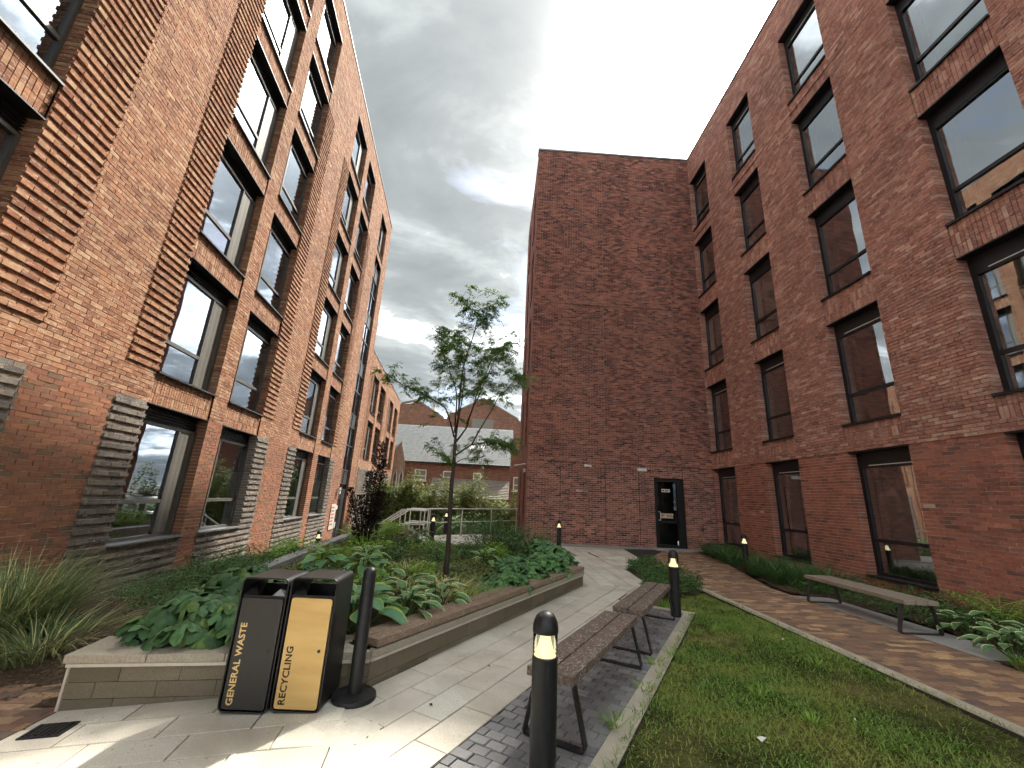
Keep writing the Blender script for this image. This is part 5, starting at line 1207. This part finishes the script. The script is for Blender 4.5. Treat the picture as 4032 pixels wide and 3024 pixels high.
def hosta_leaf(L_, W_, cup, droop, seed):
    rs = random.Random(seed); nu, nv = 7, 8; Vt = []; ed = []
    for k in range(nv + 1):
        t_ = k / nv; w = W_ * (math.sin(math.pi * min(1, t_ ** 0.72)) ** 0.75 if 0 < t_ < 1 else 0.02)
        for i in range(nu + 1):
            s_ = 2 * i / nu - 1
            Vt.append((t_ * L_, s_ * w / 2, cup * W_ * s_ * s_ * 0.6 - droop * L_ * t_ ** 2 + 0.02 * L_ * math.sin(t_ * 9 + s_ * 3 + rs.uniform(-.4, .4)) * abs(s_)))
            ed.append(1.0 if abs(s_) > 0.8 or t_ > 0.93 else 0.0)
    F = [(k * (nu + 1) + i, k * (nu + 1) + i + 1, (k + 1) * (nu + 1) + i + 1, (k + 1) * (nu + 1) + i) for k in range(nv) for i in range(nu)]
    return Vt, F, ed
LEAFLIB = {}
def leaf_lib(kind, mat, maker, n=5):
    out = []
    for i in range(n):
        r_ = maker(i); me = mesh('leaf', r_[0], r_[1], mat, True)
        if len(r_) > 2:
            at = me.attributes.new('edge', 'FLOAT', 'POINT'); at.data.foreach_set('value', r_[2])
        out.append(me)
    LEAFLIB[kind] = out
leaf_lib('big', 'leaf_big', lambda i: palm_leaf(0.135, 5, 0.75, 0.75, i), 7)
leaf_lib('hyd', 'leaf_hyd', lambda i: palm_leaf(0.062, 5, 0.5, 0.35, 20 + i))
leaf_lib('hosta', 'leaf_hosta', lambda i: hosta_leaf(0.23, 0.125, 0.35, 0.28 + 0.06 * i, i))
leaf_lib('hosta_small', 'leaf_hosta', lambda i: hosta_leaf(0.17, 0.08, 0.35, 0.25 + 0.05 * i, 10 + i))
leaf_lib('hosta_blue', 'leaf_hosta_blue', lambda i: hosta_leaf(0.27, 0.20, 0.25, 0.3 + 0.08 * i, 30 + i))
def leaf_obj(kind, parent, loc, az, pitch, roll, sc):
    o = bpy.data.objects.new('leaf', random.choice(LEAFLIB[kind])); o.location = loc; o.scale = (sc, sc, sc)
    o.rotation_euler = (Matrix.Rotation(az, 3, 'Z') @ Matrix.Rotation(-pitch, 3, 'Y') @ Matrix.Rotation(roll, 3, 'X')).to_euler(); return link(o, parent)
def dome_plant(name, loc, label, kind, n, rx, ry, h, stemcol='leaf_small', sc=(0.8, 1.2), pitch=(-0.9, 0.2), cat='plant', group=None):
    p = plant(name, loc, label, cat, group); st = MB()
    for i in range(n):
        a = i * 2.39996 + random.uniform(-0.3, 0.3); f = math.sqrt((i + 0.5) / n)
        x, y, z = rx * f * math.cos(a), ry * f * math.sin(a), h * (1 - 0.75 * f * f) + random.uniform(-0.03, 0.03)
        leaf_obj(kind, p, (x, y, max(0.07, z)), a + random.gauss(0, 0.5), random.uniform(*pitch) * (0.4 + f) , random.gauss(0, 0.3), random.uniform(*sc))
        st.tube([(x * 0.25, y * 0.25, -0.02), (x * 0.7, y * 0.7, max(0.02, z) * 0.6), (x, y, max(0.03, z))], 0.004, 4, False)
    st.build('stems', stemcol, p); return p
def hosta(name, loc, label, kind, n, rad, h, sc=(0.8, 1.15), group=None, mat='leaf_small'):
    p = plant(name, loc, label, 'hosta', group); st = MB()
    for i in range(n):
        a = i * 2.39996 + random.uniform(-0.25, 0.25); f = 0.25 + 0.75 * (i + 0.5) / n
        x, y = rad * 0.55 * f * math.cos(a), rad * 0.55 * f * math.sin(a); z = h * (1.05 - 0.7 * f)
        leaf_obj(kind, p, (x, y, z), a, 0.75 - 0.85 * f + random.gauss(0, 0.12), random.gauss(0, 0.2), random.uniform(*sc) * (0.75 + 0.35 * f))
        st.tube([(x * 0.15, y * 0.15, -0.02), (x, y, z)], 0.005, 4, False)
    st.build('stems', mat, p); return p
def fern(loc, label, n, L_, mat='leaf_fern', up=0.9, name='fern'):
    p = plant(name, loc, label, 'fern'); Ps = []; az_ = []; Ls = []; Ws = []; pi_ = []; st = MB()
    for i in range(n):
        a = i * 2.4 + random.uniform(-0.3, 0.3); up_ = up + random.uniform(-0.15, 0.15); pts = []
        for k in range(12):
            t_ = (k + 1) / 12; r_ = L_ * t_ * math.cos(up_ * (1 - 0.5 * t_)); z = L_ * t_ * math.sin(up_ * (1 - 0.45 * t_))
            pts.append((r_ * math.cos(a), r_ * math.sin(a), z))
            for s_ in (-1, 1):
                Ps.append(pts[-1]); az_.append(a + s_ * 1.25); Ls.append(L_ * 0.26 * math.sin(math.pi * min(0.98, 0.12 + 0.88 * t_)) + 0.01); Ws.append(L_ * 0.05); pi_.append(0.1)
        st.tube([(0, 0, 0)] + pts, 0.003, 4, False)
    n_ = len(Ps); part('fronds', cards(np.array(Ps), np.array(Ls), np.array(Ws), np.array(az_), np.array(pi_), np.zeros(n_)), mat, p, stuff=False); st.build('stems', mat, p); return p
# --- front of the planter
dome_plant('bigleaf_plant', (-2.58, 4.22, 0.22), 'dark lobed large leaf plant spilling over the front coping stones', 'big', 78, 0.58, 0.36, 0.40, sc=(0.7, 1.2))
dome_plant('bigleaf_plant', (-2.02, 4.42, 0.22), 'dark lobed large leaf plant behind the general waste bin', 'big', 60, 0.46, 0.45, 0.52, sc=(0.7, 1.2))
dome_plant('bigleaf_plant', (-2.75, 5.15, 0.22), 'large leaf plant in the second row behind the coping stones', 'big', 64, 0.6, 0.5, 0.46, sc=(0.7, 1.15))
hosta('hosta', (-1.32, 4.62, 0.22), 'broad blue green hosta with yellow margins beside the barrier post', 'hosta_blue', 17, 0.52, 0.42, sc=(0.9, 1.2))
hosta('hosta', (-1.62, 5.35, 0.22), 'blue green hosta behind the gold bin', 'hosta_blue', 15, 0.5, 0.40)
for x, y, lab in ((-0.92, 5.05, 'variegated hosta at the timber seat right of the barrier post'), (-0.62, 5.55, 'variegated hosta leaning over the timber planks'), (-1.05, 5.75, 'variegated hosta in the second row behind the timber seat')):
    hosta('hosta', (x, y, 0.22), lab, 'hosta', 20, 0.50, 0.36, group=None)
tuft((-0.55, 6.25, 0.22), 260, 0.36, 0.34, 0.006, 'blade_straw', 'tawny dry sedge behind the variegated hostas', (0.1, 0.5), (0.3, 1.0))
tuft((-0.95, 6.45, 0.22), 200, 0.34, 0.30, 0.006, 'blade_straw', 'pale brown dry sedge left of the young tree', (0.1, 0.5), (0.3, 1.0))
tuft((-0.20, 6.0, 0.22), 260, 0.26, 0.26, 0.009, 'blade_lime', 'bright green sedge tuft by the timber seat', (0.15, 0.6), (0.3, 1.0))
tuft((-0.75, 7.75, 0.22), 120, 0.2, 0.3, 0.012, 'blade_grass', 'pale strappy tuft behind the tree trunk', (0.2, 0.6), (0.4, 1.0))
k = 0
for x, y, n, r_, h, lab in ((0.22, 6.75, 60, 0.42, 0.26, 'leafy mound nearest the tree along the timber seat'), (0.55, 7.45, 64, 0.45, 0.34, 'second leafy mound along the timber seat'), (0.98, 8.15, 66, 0.46, 0.40, 'third leafy mound along the timber seat'), (1.28, 9.0, 66, 0.46, 0.46, 'leafy mound at the far corner of the timber seat'), (1.15, 9.95, 60, 0.5, 0.46, 'leafy mound behind the far corner of the planter'), (0.45, 8.35, 50, 0.45, 0.30, 'low leafy mound in the middle of the planter')):
    dome_plant('leafy_mound', (x, y, 0.22), lab, 'hyd', n * 2, r_, r_, h, sc=(0.85, 1.5), pitch=(-0.9, 0.25), group='leafy mounds along the timber seat')
carpet('ground_cover', [(-3.3, 6.0), (-2.2, 5.6), (-1.6, 6.2), (0.0, 6.9), (0.9, 10.5), (1.4, 12.2), (-2.2, 12.2), (-3.9, 11.8)], lambda x, y: 0.22, 20000, 0.055, 'leaf_cover', 'low dull green ground cover filling the planter', 0.13)
hosta('hosta', (-0.15, 8.75, 0.22), 'upright hosta with wide leaves right of the tree trunk', 'hosta', 12, 0.34, 0.34)
hosta('hosta', (-2.30, 8.3, 0.22), 'variegated hosta below the dark purple shrub', 'hosta', 16, 0.45, 0.36)
hosta('hosta', (-2.85, 7.6, 0.22), 'leafy bright hosta left of the barrier post top', 'hosta_blue', 16, 0.42, 0.36)
hosta('hosta', (-2.1, 7.4, 0.22), 'bluish hosta behind the bins', 'hosta_blue', 14, 0.42, 0.34)
bush((-2.55, 9.1, 0.22), 'low bright leaved shrub near the purple shrub', 0.5, 0.5, 0.4, 500, 0.09, 'leaf_bright')
hosta('hosta', (-2.0, 11.9, 0.22), 'pale hosta at the edge of the back landing', 'hosta_small', 22, 0.42, 0.45, sc=(1.1, 1.6))
bush((0.0, 11.0, 0.22), 'dark wispy shrub with small red flowers before the end wall', 0.8, 0.7, 0.8, 1500, 0.06, 'leaf_small')
tuft((0.15, 11.6, 0.22), 420, 0.6, 0.95, 0.010, 'blade_dark', 'tall wispy grass behind the red flowered shrub', (0.05, 0.5), (0.1, 0.7))
tuft((0.95, 11.4, 0.22), 300, 0.5, 0.85, 0.010, 'blade_dark', 'tall wispy grass at the corner of the end wall', (0.05, 0.6), (0.1, 0.7))
fl6 = plant('red_flowers', (0.25, 10.3, 0.5), 'few small red flower spikes in the planter', 'flower')
n = 40; P = np.stack([np.repeat(arr(8, -0.5, 0.7), 5), np.repeat(arr(8, -0.2, 0.3), 5), arr(n, -0.05, 0.12)], 1); P[:, 2] += np.repeat(arr(8, -0.1, 0.15), 5)
part('petals', cards(P, arr(n, 0.02, 0.04), arr(n, 0.015, 0.03), arr(n, 0, 6.28), arr(n, -0.5, 1), arr(n, -1, 1)), 'petal', fl6)
bush((0.55, 9.9, 0.22), 'mid green rounded shrub with dark gaps', 0.6, 0.6, 0.6, 900, 0.07, 'leaf_small')
fern((-3.35, 11.3, 0.22), 'lime green fern left of the purple shrub', 22, 0.75)
fern((-3.6, 12.4, 0.22), 'lime green fern behind the purple shrub', 22, 0.8)
fern((-3.2, 13.3, 0.22), 'lime green fern by the stair handrails', 22, 0.8)
bush((-3.4, 14.4, 0.1), 'yellow green shrub beside the steps', 0.7, 0.9, 0.6, 1100, 0.09, 'leaf_fern')
for i, (x, y, r_, h, mt, lab) in enumerate(((-1.7, 6.6, 0.36, 0.26, 'leaf_bright', 'low bright green clump behind the variegated hostas'), (-2.4, 6.4, 0.4, 0.3, 'leaf_small', 'dark green clump behind the bins'), (-1.2, 7.3, 0.4, 0.26, 'leaf_fern', 'yellow green clump left of the young tree trunk'), (-1.9, 8.9, 0.45, 0.3, 'leaf_small', 'dark green clump in the middle of the planter'), (-1.0, 9.2, 0.5, 0.32, 'leaf_hyd', 'mid green clump behind the young tree'), (-1.5, 10.5, 0.5, 0.34, 'leaf_bright', 'light clump near the back landing'), (-0.4, 10.0, 0.45, 0.36, 'leaf_hyd', 'green clump before the wispy shrub'), (-3.1, 8.6, 0.4, 0.3, 'leaf_fern', 'yellow green clump by the retaining stones'), (0.2, 9.3, 0.4, 0.36, 'leaf_bright', 'bright clump behind the leafy mounds'), (-2.3, 11.0, 0.45, 0.32, 'leaf_small', 'dark clump left of the back landing'))):
    bush((x, y, 0.2), lab, r_, r_, h, 420, 0.075, mt, 'plant_clump', cat='plant', group='mixed clumps in the planter')
tuft((-1.45, 7.9, 0.22), 110, 0.22, 0.3, 0.008, 'blade_straw', 'dry tuft in the middle of the planter', (0.1, 0.5), (0.3, 1.0))
for x, y, lab in ((0.32, 5.62, 'brown fallen leaf on the paving midway along the timber seat'), (0.02, 4.55, 'brown fallen leaf on the slabs between planter and nearest bench'), (2.25, 9.7, 'brown fallen leaf on the paving past the far planter corner'), (-0.42, 3.75, 'brown fallen leaf on the slabs right of the barrier post'), (0.95, 6.55, 'brown fallen leaf on the slabs beside the farther bench')):
    fl_leaf = link(bpy.data.objects.new('fallen_leaf', mesh('fallen_leaf', *cards(np.array([[0, 0, 0.004]]), np.array([0.045]), np.array([0.022]), np.array([0.0]), np.array([0.1]), np.array([0.2])), 'bark'))); fl_leaf.location = (x, y, 0.003); fl_leaf.rotation_euler = (0, 0, random.uniform(0, 6.28))
    tag(fl_leaf, lab, 'leaf', 'fallen leaves on the paving')
# mulch chips
n = 2600; P = []
while len(P) < n:
    x, y = random.uniform(-4.6, -2.2), random.uniform(3.6, 8.0)
    if inside(SOILP, x, y): P.append((x, y, soilz(x, y) + 0.015))
    elif inside(LBED, x, y): P.append((x, y, lbz(x, y) + 0.015))
mu = link(bpy.data.objects.new('mulch', mesh('mulch', *cards(np.array(P), arr(n, 0.02, 0.06), arr(n, 0.012, 0.03), arr(n, 0, 6.28), arr(n, -0.3, 0.3), arr(n, -0.4, 0.4), 0.05, 0.0), plainmat('bark_chip', (124, 104, 86), 0.95, n=0.5, ns=60)))); tag(mu, 'brown bark chip mulch on the beds', 'mulch', kind='stuff')
# --- bed in front of the left block
tuft((-5.05, 4.95, -0.16), 1000, 0.36, 1.0, 0.010, 'blade_grass', 'tall arching ornamental grass at the left edge before the brick wall', (0.0, 0.28), (0.1, 0.95), seg=6, straw=160)
tuft((-5.35, 5.3, -0.18), 700, 0.42, 1.05, 0.011, 'blade_grass', 'ornamental grass clump at the far left against the wall', (0.05, 0.45), (0.2, 1.1), seg=6, straw=100)
tuft((-4.25, 4.62, -0.12), 420, 0.25, 0.55, 0.010, 'blade_grass', 'low drooping fringe of grass over the brick path', (0.2, 0.7), (0.4, 1.2), seg=6, straw=120)
carpet('ground_cover', [(-3.6, 5.2), (-4.3, 5.6), (-5.2, 6.6), (-5.8, 7.0), (-6.4, 8.5), (-6.7, 11.5), (-4.2, 11.5), (-3.75, 7.5), (-3.45, 5.6)], lbz, 14000, 0.04, 'leaf_small', 'small leaved evergreen ground cover along the left wall', 0.20)
bush((-4.0, 7.3, 0.0), 'dark small leaved shrub behind the big leaf plants', 0.75, 0.7, 0.55, 2400, 0.045, 'leaf_small')
bush((-4.55, 8.1, -0.15), 'loose small leaved shrub along the left wall', 0.7, 0.8, 0.55, 1900, 0.045, 'leaf_small')
bush((-4.55, 9.6, -0.2), 'sunlit light green shrub by the left wall', 0.6, 0.9, 0.6, 1300, 0.07, 'leaf_bright')
bush((-5.0, 11.0, -0.3), 'farther sunlit light green shrub by the left wall', 0.6, 0.9, 0.55, 1100, 0.07, 'leaf_bright')
# --- by the right block
for i, (x, y, lab) in enumerate(((7.95, 15.2, 'strappy evergreen tuft in the corner of the two walls'), (7.55, 14.0, 'strappy tuft near the far ground floor window'), (7.3, 12.9, 'strappy tuft behind the bollard light in the bed'), (7.35, 11.6, 'strappy tuft right of the bollard light in the bed'), (6.85, 10.7, 'strappy tuft on the path side of the right bed'), (7.55, 10.6, 'strappy tuft below the second ground floor window'), (6.75, 9.75, 'strappy tuft nearest the grey bench'), (7.4, 9.5, 'strappy tuft behind the grey bench end'))):
    tuft((x, y, 0.01), 380, 0.42, 0.62, 0.016, 'blade_dark', lab, (0.15, 0.6), (0.35, 1.1), seg=5, group='strappy tufts in the right bed')
carpet('ground_cover', [(6.05, 8.9), (6.62, 8.5), (6.62, 5.6), (7.6, 5.0), (8.6, 5.0), (8.6, 9.2), (7.0, 9.4)], lambda x, y: 0.02, 9000, 0.05, 'leaf_small', 'dark evergreen ground cover behind the grey bench', 0.30)
for x, y, lab in ((6.85, 6.25, 'variegated hosta at the near end of the grey bench'), (6.35, 5.35, 'variegated hosta spreading over the path edge'), (7.2, 5.75, 'variegated hosta below the third ground floor window'), (6.75, 4.75, 'variegated hosta at the right picture edge')):
    hosta('hosta', (x, y, 0.02), lab, 'hosta', 20, 0.55, 0.28, sc=(0.75, 1.1))
fern((7.75, 6.6, 0.02), 'upright fern against the right wall', 12, 0.75, 'leaf_fern', 1.15)
tuft((6.15, 4.9, 0.0), 200, 0.25, 0.2, 0.008, 'blade_lime', 'low grass tuft spilling over the right path edge', (0.2, 0.6), (0.3, 1.0))
# --- shrub bed round the middle bollard
carpet('ground_cover', HEDP, lambda x, y: 0.01, 9000, 0.05, 'leaf_small', 'low evergreen ground cover round the bollard at the bench end', 0.34)
# --- lawn
def lawn_pts(n, poly):
    out = []; x0, x1 = min(p[0] for p in poly), max(p[0] for p in poly); y0, y1 = 1.6, 9.0
    xs, ys = rng.uniform(x0, x1, n * 4), rng.uniform(y0, y1, n * 4)
    for x, y in zip(xs, ys):
        if inside(poly, x, y):
            f = math.sin(1.7 * x + 0.9) * math.sin(1.3 * y - 0.4) + 0.5 * math.sin(4.1 * x + 2 * y)
            bare = math.exp(-((x - 1.7) ** 2 / 0.35 + (y - 3.0) ** 2 / 0.3)) + 0.6 * math.exp(-((x - 1.35) ** 2 / 0.05 + (y - 4.2) ** 2 / 1.5))
            if random.random() < max(0.08, 0.5 + 0.42 * f) * (1 - 0.9 * bare): out.append((x, y, lawnz(x, y)))
        if len(out) >= n: break
    return np.array(out)
P = lawn_pts(60000, LAWN); n = len(P)
lg = link(bpy.data.objects.new('grass', mesh('grass', *blades(P, arr(n, 0.016, 0.05), arr(n, 0.004, 0.008), arr(n, 0, 6.28), arr(n, 0.1, 0.9), arr(n, 0.1, 0.8), 2), 'blade_lawn'))); tag(lg, 'short patchy mossy grass of the lawn', 'grass', kind='stuff')
P = lawn_pts(12000, LAWN); n = len(P); P[:, 2] += 0.02
cl = link(bpy.data.objects.new('clover', mesh('clover', *cards(P, arr(n, 0.010, 0.022), arr(n, 0.008, 0.016), arr(n, 0, 6.28), arr(n, 0.0, 0.6), rng.normal(0, 0.3, n)), 'blade_lawn'))); tag(cl, 'small broad leaved weeds through the lawn', 'weeds', kind='stuff')
wl_ = [(2.03, 5.05, 0.10), (0.98, 3.55, 0.13), (3.05, 6.05, 0.12), (2.45, 4.15, 0.09), (2.6, 3.7, 0.07), (1.42, 4.15, 0.10), (3.6, 4.95, 0.08), (2.7, 5.9, 0.1), (1.75, 4.75, 0.09), (2.2, 3.0, 0.07)]
for i, (x, y, h) in enumerate(wl_):
    tuft((x, y, 0.0), 46, 0.07, h, 0.007, 'blade_lime', ('taller weed tuft on the lawn beside the pad kerb halfway along', 'taller weed tuft at the kerb next to the nearest bench', 'bright weed tuft on the lawn by the far kerb corner', 'weed tuft in the middle of the lawn', 'low weed tuft in the near middle of the lawn', 'weed tuft at the kerb beside the near bench end', 'weed tuft by the path kerb', 'bright weed tuft on the back of the lawn', 'weed tuft along the pad kerb', 'low weed tuft at the near edge of the lawn')[i], (0.2, 0.8), (0.2, 0.8), 'weed_tuft', group='weed tufts on the lawn')
n = 900; tt = arr(n, 0.5, 7.4); P = np.array([[*B(t_, -0.85 - abs(random.gauss(0, 0.03))), 0.012] for t_ in tt]); yy = arr(n, 1.8, 8.6); P2_ = np.stack([4.155 + np.abs(rng.normal(0, 0.025, n)), yy, np.full(n, 0.012)], 1); P = np.concatenate([P, P2_]); n = len(P)
ke = link(bpy.data.objects.new('kerb_grass', mesh('kerb_grass', *blades(P, arr(n, 0.015, 0.06), arr(n, 0.003, 0.006), arr(n, 0, 6.28), arr(n, 0.3, 1.0), arr(n, 0.2, 0.9), 2), 'blade_lawn'))); tag(ke, 'ragged grass creeping over the lawn kerbs', 'grass', kind='stuff')
# --- hedge shrubs at the back
for i in range(7):
    x = -6.6 + i * 1.25; h = 3.2 + 0.35 * math.sin(i * 2.1)
    bush((x, 26.0 + 0.5 * math.sin(i * 1.7), -1.4), ('bushy hedge shrub beside the left block', 'second hedge shrub from the left block', 'third hedge shrub from the left block', 'middle hedge shrub behind the tree trunk', 'hedge shrub just right of the tree trunk', 'hedge shrub second from the end wing', 'hedge shrub beside the end wing')[i], 1.15, 1.0, h, 7500, 0.17, 'leaf_hedge', 'hedge_shrub', group='hedge shrubs behind the railing', lobes=9)
for i, (x, y) in enumerate(((-1.9, 19.6), (-0.7, 20.5), (0.4, 21.0))):
    bush((x, y, -0.6), ('low dark shrub behind the railing at the bollard', 'low dark shrub behind the middle of the railing', 'low dark shrub behind the right end of the railing')[i], 0.8, 0.7, 1.3, 900, 0.10, 'leaf_small', 'shrub')
hosta('hosta', (-1.75, 19.2, -0.05), 'pale broad leaved plant behind the railing', 'hosta_small', 26, 0.7, 0.75, sc=(1.6, 2.2))
# --- dark purple columnar shrub
ps_loc = (-2.82, 9.77, 0.2)
ps = plant('columnar_shrub', ps_loc, 'dark purple columnar shrub in the planter before the left entrance', 'shrub')
cols = [((-0.02, 0.0), (0.10, 2.48), 0.13), ((0.06, 0.06), (0.17, 2.1), 0.12), ((-0.05, 0.05), (-0.12, 1.8), 0.11), ((-0.10, 0.0), (-0.50, 1.42), 0.08), ((0.0, -0.05), (-0.25, 1.25), 0.12), ((0.05, 0), (0.25, 1.35), 0.12)]
Ps = []; az_ = []; st = MB()
for (bx_, by_), (tx_, tz_), rr in cols:
    st.tube([(bx_ * 0.3, by_, 0), (bx_ + (tx_ - bx_) * 0.4, by_, tz_ * 0.5), (tx_, by_, tz_)], [0.022, 0.014, 0.005], 6)
    for k in range(int(820 * tz_ / 2)):
        t_ = random.uniform(0.22, 1.0) ** 0.85; w = rr * (0.5 + 0.8 * math.sin(math.pi * min(1, t_ * 0.93))) * math.sqrt(random.random()); a = random.uniform(0, 6.28)
        Ps.append((bx_ + (tx_ - bx_) * t_ + w * math.cos(a), by_ + w * math.sin(a), tz_ * t_)); az_.append(a)
n = len(Ps); part('foliage', cards(np.array(Ps), arr(n, 0.035, 0.075), arr(n, 0.024, 0.045), np.array(az_), arr(n, 0.3, 1.4), arr(n, -0.5, 0.5)), 'leaf_purple', ps); st.build('stems', 'bark_dark', ps)
# --- young tree
tr_loc = (-0.73, 7.335, 0.2)
tr = plant('young_tree', tr_loc, 'slender young tree with feathery leaves standing in the planter', 'tree')
BR = {'trunk': ([(-0.73, 0, 0.2), (-0.735, 0.0, 0.75), (-0.77, 0.02, 1.79), (-0.76, 0.02, 2.12), (-0.77, 0.02, 2.55)], 0.046, 0.027),
      'lowL': ([(-0.77, 0.02, 2.04), (-0.87, 0.06, 2.12), (-0.92, 0.1, 2.24), (-1.12, 0.14, 2.30)], 0.012, 0.004),
      'lowR': ([(-0.74, 0, 2.11), (-0.57, -0.1, 2.2), (-0.26, -0.2, 2.23)], 0.009, 0.003),
      'rl': ([(-0.75, 0, 2.25), (-0.48, 0.12, 2.47), (-0.22, 0.2, 2.54), (0.08, 0.3, 2.52), (0.37, 0.35, 2.57)], 0.016, 0.004),
      'll': ([(-0.79, 0, 2.57), (-0.94, -0.1, 2.99), (-0.99, -0.12, 3.08), (-1.37, -0.2, 3.28), (-1.77, -0.28, 3.42), (-2.11, -0.3, 3.64)], 0.017, 0.004),
      'c': ([(-0.77, 0.02, 2.55), (-0.75, 0.0, 2.89), (-0.76, 0.05, 3.34), (-0.76, 0.08, 3.7), (-0.7, 0.08, 4.18), (-0.58, 0.04, 4.64), (-0.53, 0.0, 4.96), (-0.68, -0.05, 5.13), (-0.89, -0.08, 5.35)], 0.022, 0.003),
      'ru': ([(-0.75, 0, 2.50), (-0.6, 0.15, 2.78), (-0.5, 0.25, 3.24), (-0.43, 0.3, 3.6), (-0.28, 0.35, 4.01), (-0.18, 0.38, 4.39), (0.04, 0.42, 4.53), (0.3, 0.45, 4.62)], 0.018, 0.003),
      'fr': ([(-0.48, 0.12, 2.47), (-0.25, -0.05, 2.91), (-0.05, -0.15, 3.31), (0.21, -0.25, 3.61), (0.34, -0.3, 3.76)], 0.014, 0.003),
      'lu': ([(-0.79, 0.0, 2.66), (-0.82, 0.18, 3.22), (-0.88, 0.3, 3.57), (-1.03, 0.38, 3.92), (-1.16, 0.42, 4.16), (-1.2, 0.45, 4.55), (-1.4, 0.45, 4.69)], 0.016, 0.003),
      'tr': ([(-0.6, 0.04, 4.64), (-0.38, -0.05, 4.89), (-0.23, -0.1, 5.18), (-0.1, -0.15, 5.38)], 0.008, 0.002),
      'bk': ([(-0.77, 0, 2.75), (-0.68, -0.3, 3.2), (-0.66, -0.48, 3.7), (-0.8, -0.55, 4.15), (-0.95, -0.6, 4.4)], 0.013, 0.003),
      'bk2': ([(-0.6, 0.1, 2.85), (-0.35, -0.25, 3.4), (-0.15, -0.45, 3.9), (0.02, -0.5, 4.2)], 0.012, 0.003)}
leafspots = []
for nm, (pts, r0, r1) in BR.items():
    pts = [(x, 7.335 + y, z) for x, y, z in pts]; k = len(pts)
    # finer curve
    fine = []
    for i in range(k - 1):
        for t_ in (0, 0.5): fine.append(tuple(np.array(pts[i]) * (1 - t_) + np.array(pts[i + 1]) * t_ + (rng.normal(0, 0.006, 3) if t_ else 0)))
    fine.append(pts[-1]); m_ = len(fine)
    MB().tube(fine, [r0 + (r1 - r0) * i / (m_ - 1) for i in range(m_)], 10 if nm == 'trunk' else 7).build('trunk' if nm == 'trunk' else 'branch', 'bark', tr, tr_loc, smooth=True)
    if nm == 'trunk': continue
    L_ = [np.array(p) for p in fine]
    start = {'ll': 0.36, 'rl': 0.28, 'lowL': 0.45, 'lowR': 0.95, 'c': 0.42, 'fr': 0.4, 'tr': 0.15}.get(nm, 0.34)
    ntw = {'lowL': 6, 'lowR': 2, 'tr': 8, 'rl': 20, 'c': 26, 'll': 22, 'fr': 18}.get(nm, 22)
    tw = MB()
    for j in range(ntw):
        t_ = start + (1 - start) * (j + random.random()) / ntw; q = t_ * (m_ - 1); i = min(int(q), m_ - 2); p = L_[i] + (L_[i + 1] - L_[i]) * (q - i)
        d = rng.normal(0, 1, 3); d[2] = d[2] * 0.85 + 0.15; d /= np.linalg.norm(d); ln_ = random.uniform(0.16, 0.56) * (1.15 - 0.5 * t_)
        e = p + d * ln_; mid = (p + e) / 2 + (0, 0, 0.02); tw.tube([p, mid, e], [0.004, 0.003, 0.0015], 4, False)
        for s_ in range(random.randint(8, 13)): leafspots.append((p + (e - p) * random.uniform(0.25, 1.0), d))
    for s_ in range(int(10 * (1 - start) * 4)):
        q = (start + (1 - start) * random.random()) * (m_ - 1); i = min(int(q), m_ - 2); leafspots.append((L_[i] + (L_[i + 1] - L_[i]) * (q - i), rng.normal(0, 1, 3)))
    if tw.v: tw.build('twigs', 'bark', tr, tr_loc)
Ps = []; Az = []; Ls = []; Pi = []
for p, d in leafspots:
    a = math.atan2(d[1], d[0]) + random.gauss(0, 0.9); rl_ = random.uniform(0.10, 0.19); dr_ = random.uniform(-0.7, 0.6); nn = random.randint(6, 9)
    for k in range(nn):
        t_ = 0.2 + 0.8 * k / (nn - 1); c = p + np.array([math.cos(a) * rl_ * t_, math.sin(a) * rl_ * t_, rl_ * (dr_ * t_ - 0.35 * t_ * t_)])
        for s_ in (-1, 1):
            Ps.append(c); Az.append(a + s_ * 1.15 + random.gauss(0, 0.15)); Ls.append(random.uniform(0.03, 0.052)); Pi.append(random.gauss(-0.15, 0.45))
n = len(Ps)
part('crown', cards(np.array(Ps), np.array(Ls), np.array(Ls) * 0.42, np.array(Az), np.array(Pi), rng.normal(0, 0.3, n)), 'leaf_tree', tr, tr_loc)
